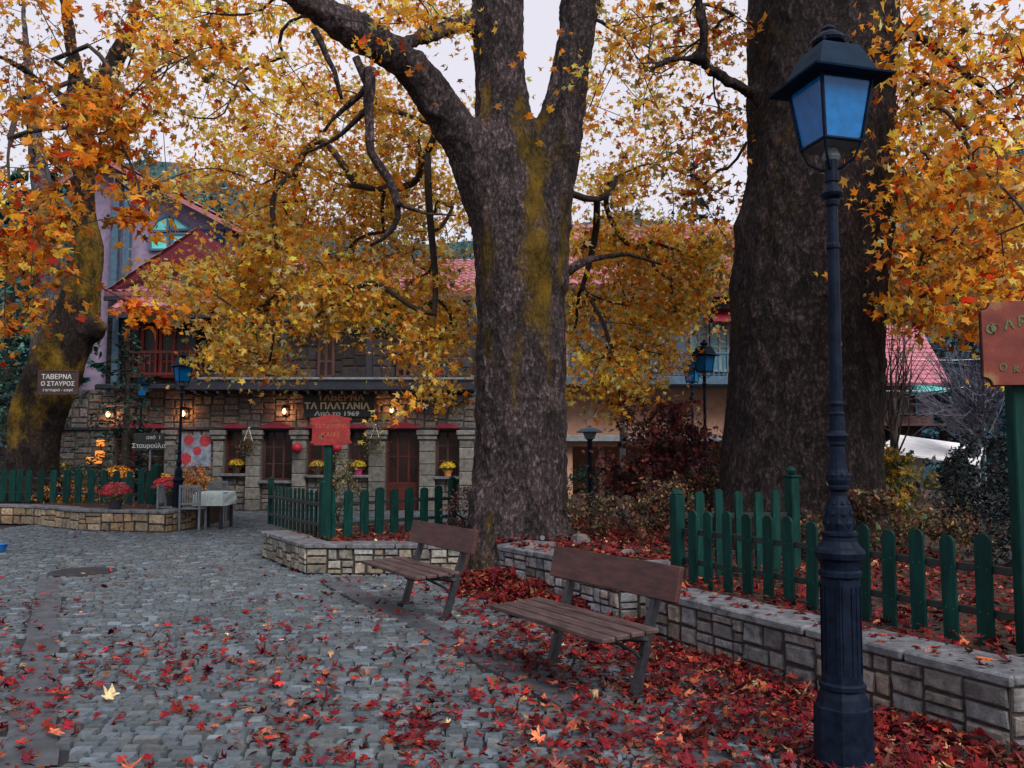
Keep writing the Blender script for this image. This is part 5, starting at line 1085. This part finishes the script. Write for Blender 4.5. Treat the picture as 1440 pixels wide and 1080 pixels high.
# boulders, spotlight
def rock(label, c, r3, name='boulder'):
    b = MB(); n, m = 12, 8; vs = []
    for j in range(m + 1):
        for i in range(n):
            t = math.pi * j / m; a = 2 * math.pi * i / n; d = Vector((math.sin(t) * math.cos(a), math.sin(t) * math.sin(a), math.cos(t))); k = 1 + .35 * noise.noise(d * 1.7 + Vector(c) * 3)
            vs.append((c[0] + d.x * r3[0] * k, c[1] + d.y * r3[1] * k, c[2] + d.z * r3[2] * k))
    F = [(j * n + i, j * n + (i + 1) % n, (j + 1) * n + (i + 1) % n, (j + 1) * n + i) for j in range(m) for i in range(n)]
    b.add(vs, F); return tag(b.build(name, M['rock'], smooth=False), label, 'boulder')
q = G(817, 764, .40); rock('small rounded grey boulder on the bed behind the near bench backrest', (q.x, q.y, .42), (.13, .1, .10))
q = G(882, 778, .40); rock('small dark stone on the leafy bed near the fence corner', (q.x, q.y, .40), (.08, .07, .05))
q = P(985, 668, 15); rock('big brown slanting rock seen between the red shrub and the dark trunk', (q.x, 15.2, .9), (.55, .4, .42))
q = G(762, 758, .44); r = root('spotlight', 'tiny garden spotlight with a white face at the foot of the central tree', 'spotlight', (q.x, q.y - .2, .42))
b = MB(); b.tube([(0, 0, -.08), (0, 0, .05)], .012, 6); b.tube([(0, .06, .06), (0, -.03, .06)], [.03, .04], 10); b.build('housing', M['lamp'], r, world=False)
b = MB(); b.tube([(0, -.031, .06), (0, -.036, .06)], .032, 10); b.build('lens', M['palegrey'], r, world=False)

# ================================================================ BUILDINGS BEHIND
# gabled house, upper left
DH = 38; hz = lambda px, py: P(px, py, DH)
r = root('gabled_house', 'lavender-walled gabled house with turquoise windows above the tavern roof', 'building', (hz(200, 400).x, DH, 0))
ap = hz(150, 228); er = hz(345, 322); el = hz(96, 262); zb_ = 2.0
b = MB(); b.prism([(el.x + .6, zb_), (er.x - .6, zb_), (er.x - .6, er.z), (ap.x, ap.z - .1), (el.x + .6, el.z)], (0, DH, 0), X_, Z_, Y_, 9); b.build('wall', M['lav'], r)
b = MB(); p0 = hz(276, 325); ashlar(b, (p0.x, DH - .06, zb_), X_, Z_, -Y_, er.x - .9 - p0.x, hz(0, 322).z - zb_, .5, base=(.05, .09, .22), prot=.05); b.build('blue_stone_wing', M['ashlar'], r)
for s, e_ in ((1, er), (-1, el)):
    b = MB(); o = Vector((e_.x + s * .3, DH - .9, e_.z - .25)); v = Vector((ap.x, DH - .9, ap.z + .15)) - o
    tiles(b, o, (0, 11, 0), v, 0, 0, amp=.06, per=.5, rowh=.6); b.build('roof', M['roof'], r)
    b = MB(); b.tube([o - Z_ * .2, o + v - Z_ * .2], .14, 4); b.build('bargeboard', M['roof'], r)
def glz(pts, m=M['cyan']):
    b = MB(); b.prism([(q.x, q.z) for q in pts], (0, DH - .10, 0), X_, Z_, Y_, .06); f = b.build('window', m, r)
    b = MB(); n = len(pts)
    for i in range(n): a, c = pts[i], pts[(i + 1) % n]; b.tube([(a.x, DH - .12, a.z), (c.x, DH - .12, c.z)], .07, 4)
    b.build('window_frame', M['bluepaint'], f)
glz([hz(213, 352), hz(238, 352), hz(238, 331), hz(213, 331)]); glz([hz(244, 355), hz(276, 355), hz(276, 330), hz(244, 330)])
glz([hz(213, 326), hz(238, 326), hz(238, 304), hz(224, 310)]); glz([hz(244, 324), hz(272, 324), hz(258, 314), hz(244, 304)])
for px in (180, 196): b = MB(); b.box(hz(px, 0).x - .15, hz(px, 0).x + .15, DH - .5, DH - .2, zb_, hz(px, 252 if px < 190 else 262).z, .02); b.build('timber_post', M['bluepaint'], r)
# tan building between the trunks
DG = 25.0; gz = lambda px, py, D=DG: P(px, py, D)
r = root('tan_building', 'tan rendered building with blue balcony between the two big trees', 'building', (gz(900, 640).x, DG, 0))
x0, x1 = gz(760, 0).x, gz(1185, 0).x
# walls around the dark ground-floor opening
b = MB(); zo = gz(0, 628).z; zt = gz(0, 400).z
b.box(x0, x1, DG, DG + .3, zo, zt); b.box(x0, x0 + .9, DG + .004, DG + .3, 0, zo - .004); b.box(x1 - 3, x1, DG + .004, DG + .3, 0, zo - .004); b.box(x0, x1, DG + 4, DG + 4.3, 0, zt)
b.box(x0 + .004, x0 + .3, DG + .31, DG + 3.99, 0, zt - .01); b.box(x1 - .3, x1 - .004, DG + .31, DG + 3.99, 0, zt - .01); b.build('wall', M['tan'], r)
b = MB(); b.box(x0 - .1, x1 + .1, DG - .5, DG - .003, gz(0, 621, DG - .5).z, gz(0, 612, DG - .5).z, .02); b.build('ledge', M['palegrey'], r)
for px in (840, 900, 960): b = MB(); xx = gz(px, 0).x; b.box(xx - .08, xx + .08, DG - .12, DG - .003, 0, zo - .1, .01); b.build('timber_post', M['timber'], r)
b = MB(); b.box(x0, x1, DG - 1.3, DG - .003, gz(0, 541, DG - 1.3).z, gz(0, 529, DG - 1.3).z, .02); bs = b.build('balcony_slab', M['bluepaint'], r)
b = MB(); zr0, zr1 = gz(0, 528.5, DG - 1.3).z, gz(0, 498, DG - 1.3).z; xx = x0
b.box(x0, x1, DG - 1.28, DG - 1.2, zr1, zr1 + .06, .01)
while xx < x1: b.box(xx, xx + .03, DG - 1.26, DG - 1.22, zr0, zr1); xx += .14
b.build('balcony_railing', M['bluepaint'], r)
b = MB(); b.box(gz(800, 0).x, gz(1012, 0).x, DG - .08, DG - .003, gz(0, 528).z, gz(0, 405).z); b.build('upper_front', M['bluepaint'], r)
for a, c, t_ in ((962, 985, 418), (990, 1012, 455), (900, 925, 440), (850, 876, 440)):
    b = MB(); X0, X1, Z0, Z1 = gz(a, 0).x, gz(c, 0).x, gz(0, 522).z, gz(0, t_).z
    for xx in (X0, (X0 + X1) / 2, X1): b.box(xx - .035, xx + .035, DG - .16, DG - .085, Z0, Z1, .006)
    for zz in (Z0, Z1, (Z0 + Z1) / 2): b.box(X0 + .036, X1 - .036, DG - .15, DG - .09, zz - .035, zz + .035, .006)
    f = b.build('window', M['palegrey'], r); b = MB(); b.box(X0, X1, DG - .11, DG - .10, Z0, Z1); b.build('pane', mat('teal_glass', (.03, .12, .16), (.08, .25, .3), 2, .15), f)
b = MB(); a_ = gz(1003, 452, DG - .9); c_ = gz(1030, 430, DG - .1); b.prism([(0, 0), (0, .07), (.85, .5), (.85, .43)], (a_.x, DG - .95, a_.z), Y_, Z_, X_, 2.0); b.build('awning', M['redarch'], r)
b = MB(); ev = gz(770, 402, DG - 1.2); rg = gz(770, 318, DG + 3); tiles(b, (x0 - .5, ev.y, ev.z), (x1 - x0 + 1, 0, 0), (0, rg.y - ev.y, rg.z - ev.z), 0, 0, amp=.06, per=.3); b.build('roof', M['roof'], r)
b = MB(); b.box(x0 - .5, x1 + .5, ev.y + .02, DG + .2, ev.z - .30, ev.z - .1); b.build('eave', M['timber'], r)
# pink roofed timber house on the right
DR = 34; hz2 = lambda px, py, D=DR: P(px, py, D)
r = root('timber_house', 'dark timber house with steep pink tiled roof, seen right of the dark trunk', 'building', (hz2(1270, 0).x, DR, 0))
X0, X1 = hz2(1205, 0).x, hz2(1298, 0).x; Z0, Z1 = -.0, hz2(0, 545).z
b = MB(); b.box(X0, X1 - .15, DR + .2, DR + 6, hz2(0, 600).z, Z1 + .3); b.build('wall', M['timber'], r)
b = MB(); b.box(X0 + 1.2, X1 - .5, DR + .5, DR + 5.5, 0, hz2(0, 600).z - .003); b.build('ground_floor', M['mortar'], r)
o = Vector((X0 - .3, DR - .6, hz2(0, 542).z)); b = MB(); tiles(b, o, (X1 - X0 + .5, 0, 0), (.35, 3.2, hz2(0, 458, DR + 2.6).z - o.z), 0, 0, amp=.05, per=.3, rowh=.3, col=1.25); b.build('roof', M['roof'], r)
b = MB(); b.box(X1 - .12, X1 + .0, DR - .6, DR + 2.6, o.z - .25, o.z - .1); b.build('bargeboard', M['timber'], r)
for a in (1250, 1278):
    b = MB(); xx = hz2(a, 0).x; b.box(xx - .3, xx + .3, DR + .1, DR + .19, hz2(0, 583).z, hz2(0, 556).z, .01); f = b.build('window', M['bluepaint'], r); b = MB(); b.box(xx - .22, xx + .22, DR + .085, DR + .098, hz2(0, 581).z, hz2(0, 558).z); b.build('pane', M['glass'], f)
b = MB(); b.box(X0, X1 + .3, DR - .9, DR + .19, hz2(0, 600).z, hz2(0, 597).z, .01); b.build('balcony_slab', M['timber'], r)
b = MB(); b.tube([hz2(1292, 556), hz2(1330, 548)], .1, 4); b.prism([(0, 0), (1.1, .1), (1.1, .2), (0, .3)], hz2(1290, 552, DR - 1), X_, Z_, Y_, 1.2); b.build('awning', M['cyan'], r)
# white canopy
DK = 21; k0 = P(1228, 640, DK); r = root('white_canopy', 'white fabric canopy roof behind the yellow shrub at right', 'canopy', (P(1300, 640, DK).x, DK, 0))
b = MB(); A_ = [P(1232, 632, DK - 1.2), P(1376, 652, DK - 1.2), P(1384, 628, DK + 2), P(1262, 611, DK + 1)]
b.add([*A_, *[p - Z_ * .05 for p in A_]], [(0, 1, 2, 3), (7, 6, 5, 4), (0, 4, 5, 1), (1, 5, 6, 2), (2, 6, 7, 3), (3, 7, 4, 0)]); b.build('fabric_roof', M['white'], r)
for p in (A_[0], A_[1], A_[2], A_[3]): b = MB(); b.tube([(p.x, p.y, -.05), (p.x, p.y, p.z - .03)], .035, 8); b.build('pole', M['palegrey'], r)
q = P(1250, 690, 17); r = root('market_bench', 'bright red-orange low bench seen through the bushes right of the dark trunk', 'bench', (q.x, 17, 0))
b = MB(); b.box(q.x - .5, q.x + .4, 16.8, 17.2, P(0, 697, 17).z, P(0, 691, 17).z, .01); b.build('seat', mat('orange_red', (.4, .04, .015), (.6, .08, .03), 8, .6), r)
for s in (-.4, .3): b = MB(); b.box(q.x + s, q.x + s + .05, 16.85, 17.15, 0, P(0, 697, 17).z); b.build('leg', M['palegrey'], r)
# bare tree at right and a thin dark one before the pink roof
def bare(label, base, tips, r0=.03, m=None):
    r = root('bare_tree', label, 'tree', base); n0 = [Vector(base)]; h = max(t.z for t in tips) - base[2]; nodes = [Vector(base) + Z_ * (h * f) * .6 for f in (0, .25, .5, .75, 1)]
    b = MB(); b.tube(nodes, [.13, .11, .09, .07, .05], 8); b.build('trunk', m or M['twig'], r, smooth=True)
    branches(r, nodes[1:], tips, m, r0=.010, rmax=.06, wob=.12, pw=.45) if False else None
    b = MB()
    for t in tips:
        t = Vector(t); a0 = nodes[0].lerp(nodes[-1], random.uniform(.5, 1)); m_ = a0.lerp(t, .5) + Vector((random.gauss(0, .12), random.gauss(0, .12), random.uniform(-.25, .05))); b.tube([a0, m_, t], [.022, .014, .004], 4)
        for _ in range(3):
            p_ = m_.lerp(t, random.uniform(0, .8)); d_ = (t - a0).normalized() * random.uniform(.3, .9) + Vector((random.gauss(0, .25), random.gauss(0, .25), random.gauss(.05, .2))); b.tube([p_, p_ + d_ * .5 + Z_ * .02, p_ + d_], [.008, .006, .003], 3)
    b.build('twigs', m or M['twig'], r); return r
pb = mat('pale_twig', (.05, .055, .08), (.14, .13, .18), 20, .9)
tips = clumps([(1340, 540, 62, 60, 18, 22, 90), (1400, 520, 40, 60, 18, 22, 50)], .3)
bare('leafless tree with fine grey-violet twigs left of the red board at right', (P(1372, 640, 21).x, 21, 0), tips, m=pb)
tips = clumps([(1262, 500, 34, 60, 15, 17, 22)], .3)
bare('thin dark bare tree standing in front of the pink roof', (P(1258, 640, 16).x, 16, 0.2), tips)
# overhead wires
b = MB(); 
for (x0_, y0_, x1_, y1_, D) in ((1240, 547, 1372, 523, 24), (1245, 496, 1390, 492, 24)):
    a, c = P(x0_ - 60, y0_, D), P(x1_ + 100, y1_, D); b.tube([a.lerp(c, t / 10) - Z_ * .25 * math.sin(math.pi * t / 10) for t in range(11)], .009, 4)
tag(b.build('overhead_wires', M['white']), 'pair of thin pale wires crossing in front of the bare tree at right', 'wires')

# ================================================================ HILLS, FOREST
def ridge(x):     # height of the skyline at 150 m by world x
    return 40 + 12 * math.exp(-((x + 65) / 35) ** 2) + 19 * math.exp(-((x - 84) / 18) ** 2) + 3 * math.sin(x * .07)
b = MB(); vs = []; nx, ny = 60, 14
for j in range(ny + 1):
    for i in range(nx + 1):
        x = -180 + 360 * i / nx; f = j / ny; y = 46 + 104 * f; z = ridge(x) * (f ** 1.4) - 1 + 2 * noise.noise(Vector((x * .05, y * .05, 0)))
        if j == 0: z = -.6
        vs.append((x, y, z))
for i in range(nx + 1): x = -180 + 360 * i / nx; vs.append((x, 260, -1))
F = [(j * (nx + 1) + i, j * (nx + 1) + i + 1, (j + 1) * (nx + 1) + i + 1, (j + 1) * (nx + 1) + i) for j in range(ny + 1) for i in range(nx)]
b.add(vs, F); tag(b.build('hills', mat('hazy_hill_ground', (.01, .04, .05), (.02, .07, .08), 2, .9)), kind='structure')  # bluish haze of the far hills is mixed into the ground colour
pos = []; sz = []; cl = []; nrm = []
NT = 900
for i in range(NT):
    f = random.uniform(.02, 1) ; y = 46 + 104 * f; x = random.uniform(-.75, .75) * y * 1.1 + random.gauss(0, 3); z = ridge(x) * (f ** 1.4) - 1.5; H = random.uniform(5, 9); rb = H * .22; base = pick('hazyforest' if x > -10 else 'tealforest', 1, .3)[0]
    for k in range(64):
        t = random.random() ** .8; a = random.random() * 6.283; rr_ = rb * (1 - t) * random.uniform(.6, 1.1) + .1
        pos.append((x + rr_ * math.cos(a), y + rr_ * math.sin(a), z + H * t)); sz.append(1.5 * (1.15 - t)); cl.append(base * random.uniform(.6, 1.5)); nrm.append((math.cos(a), math.sin(a), .8))
tag(leaves('forest', pos, np.array(sz).reshape(-1, 1), np.clip(cl, .002, .9), M['green'], None, OVAL, nrm=nrm), 'dense blue-green conifer forest covering the hills', 'forest', kind='stuff')
# nearer trees one can tell apart, between the buildings
for i, (px, D, H, rb, lb) in enumerate(((1330, 40, 13, 3.6, 'tall blue-green conifer right of the pink roof'), (1395, 36, 11, 3.2, 'blue-green conifer behind the red board at right'), (1240, 48, 17, 4.2, 'dark blue conifer above the pink roof'), (60, 36, 15, 4, 'green conifer behind the grey trunk at far left'), (5, 33, 13, 4.5, 'green conifer cut by the left edge'), (95, 40, 15, 3.6, 'slim green conifer against the left end of the gabled house'), (300, 52, 17, 5, 'blue-green conifer behind the gabled house'), (880, 44, 17.5, 4, 'blue conifer over the tiled roof between the big trees'), (980, 46, 18, 4, 'blue conifer just left of the dark trunk'), (1460, 42, 16, 4, 'blue conifer cut by the right edge'))):
    fir('conifer', lb, (P(px, 640, D).x, D, -.3), H, rb, 'tealforest' if px < 400 else 'hazyforest', n=40, per=46, blade=.75, group='conifers behind the buildings')

# ================================================================ FALLEN LEAVES
def wall_d(x, y): return segd(x, y, (RW0.x, RW0.y), (RW1.x, RW1.y))
def dens(x, y):
    s = 720 + 1200 * x / (y * CS - 1.6 * SN)
    d1 = wall_d(x, y); d2 = segd(x, y, (MW0.x, MW0.y), (MW1.x, MW1.y)); v = 0
    v = max(v, 1.7 * math.exp(-(d1 / 1.2) ** 2)) ; v = max(v, .9 * math.exp(-(d2 / .9) ** 2)); v = max(v, .8 * math.exp(-(math.hypot(x + .5, y - 10.6) / .9) ** 2))
    nn = noise.noise(Vector((x * .9, y * .5, 3))) + .5 * noise.noise(Vector((x * 2.7, y * 2, 9)))
    if y < 9: v = max(v, (.26 + .95 * nn) * min(1, (9 - y) / 2.5) * (1 if x > -.6 else .5))
    v = max(v, .07 + .12 * nn) if y < 12 else max(v, .02 + .04 * nn)
    v = max(v, .42 * math.exp(-(segd(x, y, (-2, 10.7), (-.5, 10.4)) / .35) ** 2))
    return v
pos = []; 
tries = 0
for _ in range(90000):
    y = random.uniform(3.6, 17) if random.random() < .5 else random.uniform(3.6, 9.5); x = random.uniform(-.68, .68) * y
    if inpoly(x, y, BEDR) or inpoly(x, y, BEDL) or inpoly(x, y, BEDF): continue
    if random.random() > dens(x, y) * .42: continue
    d1 = min(wall_d(x, y), 2); pos.append((x, y, .012 + random.random() * .03 + (.07 * math.exp(-(d1 / .5) ** 2)) * random.random()))
n1 = len(pos)
# heaps: at the foot of the central tree and along the middle wall
HE = [(G(705, 838), .62, .26, 1500), (G(760, 850), .5, .22, 1000), (G(830, 862), .5, .16, 900), (G(895, 905), .45, .12, 500), (G(668, 826), .4, .16, 420)]
for c, rd, hh, n in HE:
    for _ in range(n):
        a = random.random() * 6.283; q = math.sqrt(random.random()); x = c.x + rd * q * math.cos(a); y = c.y + .25 + rd * .7 * q * math.sin(a)
        if inpoly(x, y, BEDR) or inpoly(x, y, BEDL): continue
        pos.append((x, y, hh * (1 - q * q) * random.uniform(.6, 1.0) + .015))
n2 = len(pos)
# on the beds and on the copings
for _ in range(14000):
    y = random.uniform(4.6, 15); x = random.uniform(-.2, 5)
    if inpoly(x, y, BEDR) and wall_d(x, y) > .36: pos.append((x, y, .38 + random.random() * (.07 if random.random() < .8 else .12)))
for _ in range(1700):
    x = random.uniform(-3.2, .2); y = random.uniform(11.2, 14.6)
    if inpoly(x, y, BEDL) and segd(x, y, (LWc.x, LWc.y), (LWr.x, LWr.y)) > .25 and segd(x, y, (LWc.x, LWc.y), (LWl.x, LWl.y)) > .3: pos.append((x, y, .34 + random.random() * .06))
for _ in range(900):
    x = random.uniform(-11, -6); y = random.uniform(17.2, 20)
    if inpoly(x, y, BEDF): pos.append((x, y, .36 + random.random() * .05))
for _ in range(90):
    t = random.random(); p = RW0.lerp(RW1, t); u = (RW1 - RW0).normalized(); nn = Vector((-u.y, u.x, 0)); q = p + nn * random.uniform(.02, .36) * 1; pos.append((q.x, q.y, .445))
for _ in range(160):
    t = random.random(); p = MW0.lerp(MW1, t); u = (MW1 - MW0).normalized(); nn = Vector((-u.y, u.x, 0)); q = p + nn * random.uniform(.02, .4); pos.append((q.x, q.y, .52))
n = len(pos); nr = RNG.normal(0, .24, (n, 3)); nr[:, 2] = 1; nr[n1:n2, :2] *= 2.4
sz = np.clip(np.exp(RNG.normal(-2.6, .32, (n, 1))), .04, .15); col = pick('litter', n, .4)
tag(leaves('fallen_leaves', pos, sz, np.clip(col, .002, .8), M['litter'], None, MAPLE, nrm=nr, curl=.5), 'fallen red and rust leaves drifted over the cobbles and beds', 'fallen leaves', kind='stuff')
q = G(152, 988); o = leaves('fallen_leaf', [(q.x, q.y, .035)], .17, [(.62, .5, .28)], M['litter'], None, MAPLE, nrm=[(0, -.3, 1)], curl=.3); tag(o, 'single pale yellow fallen leaf on the cobbles at lower left', 'leaf')
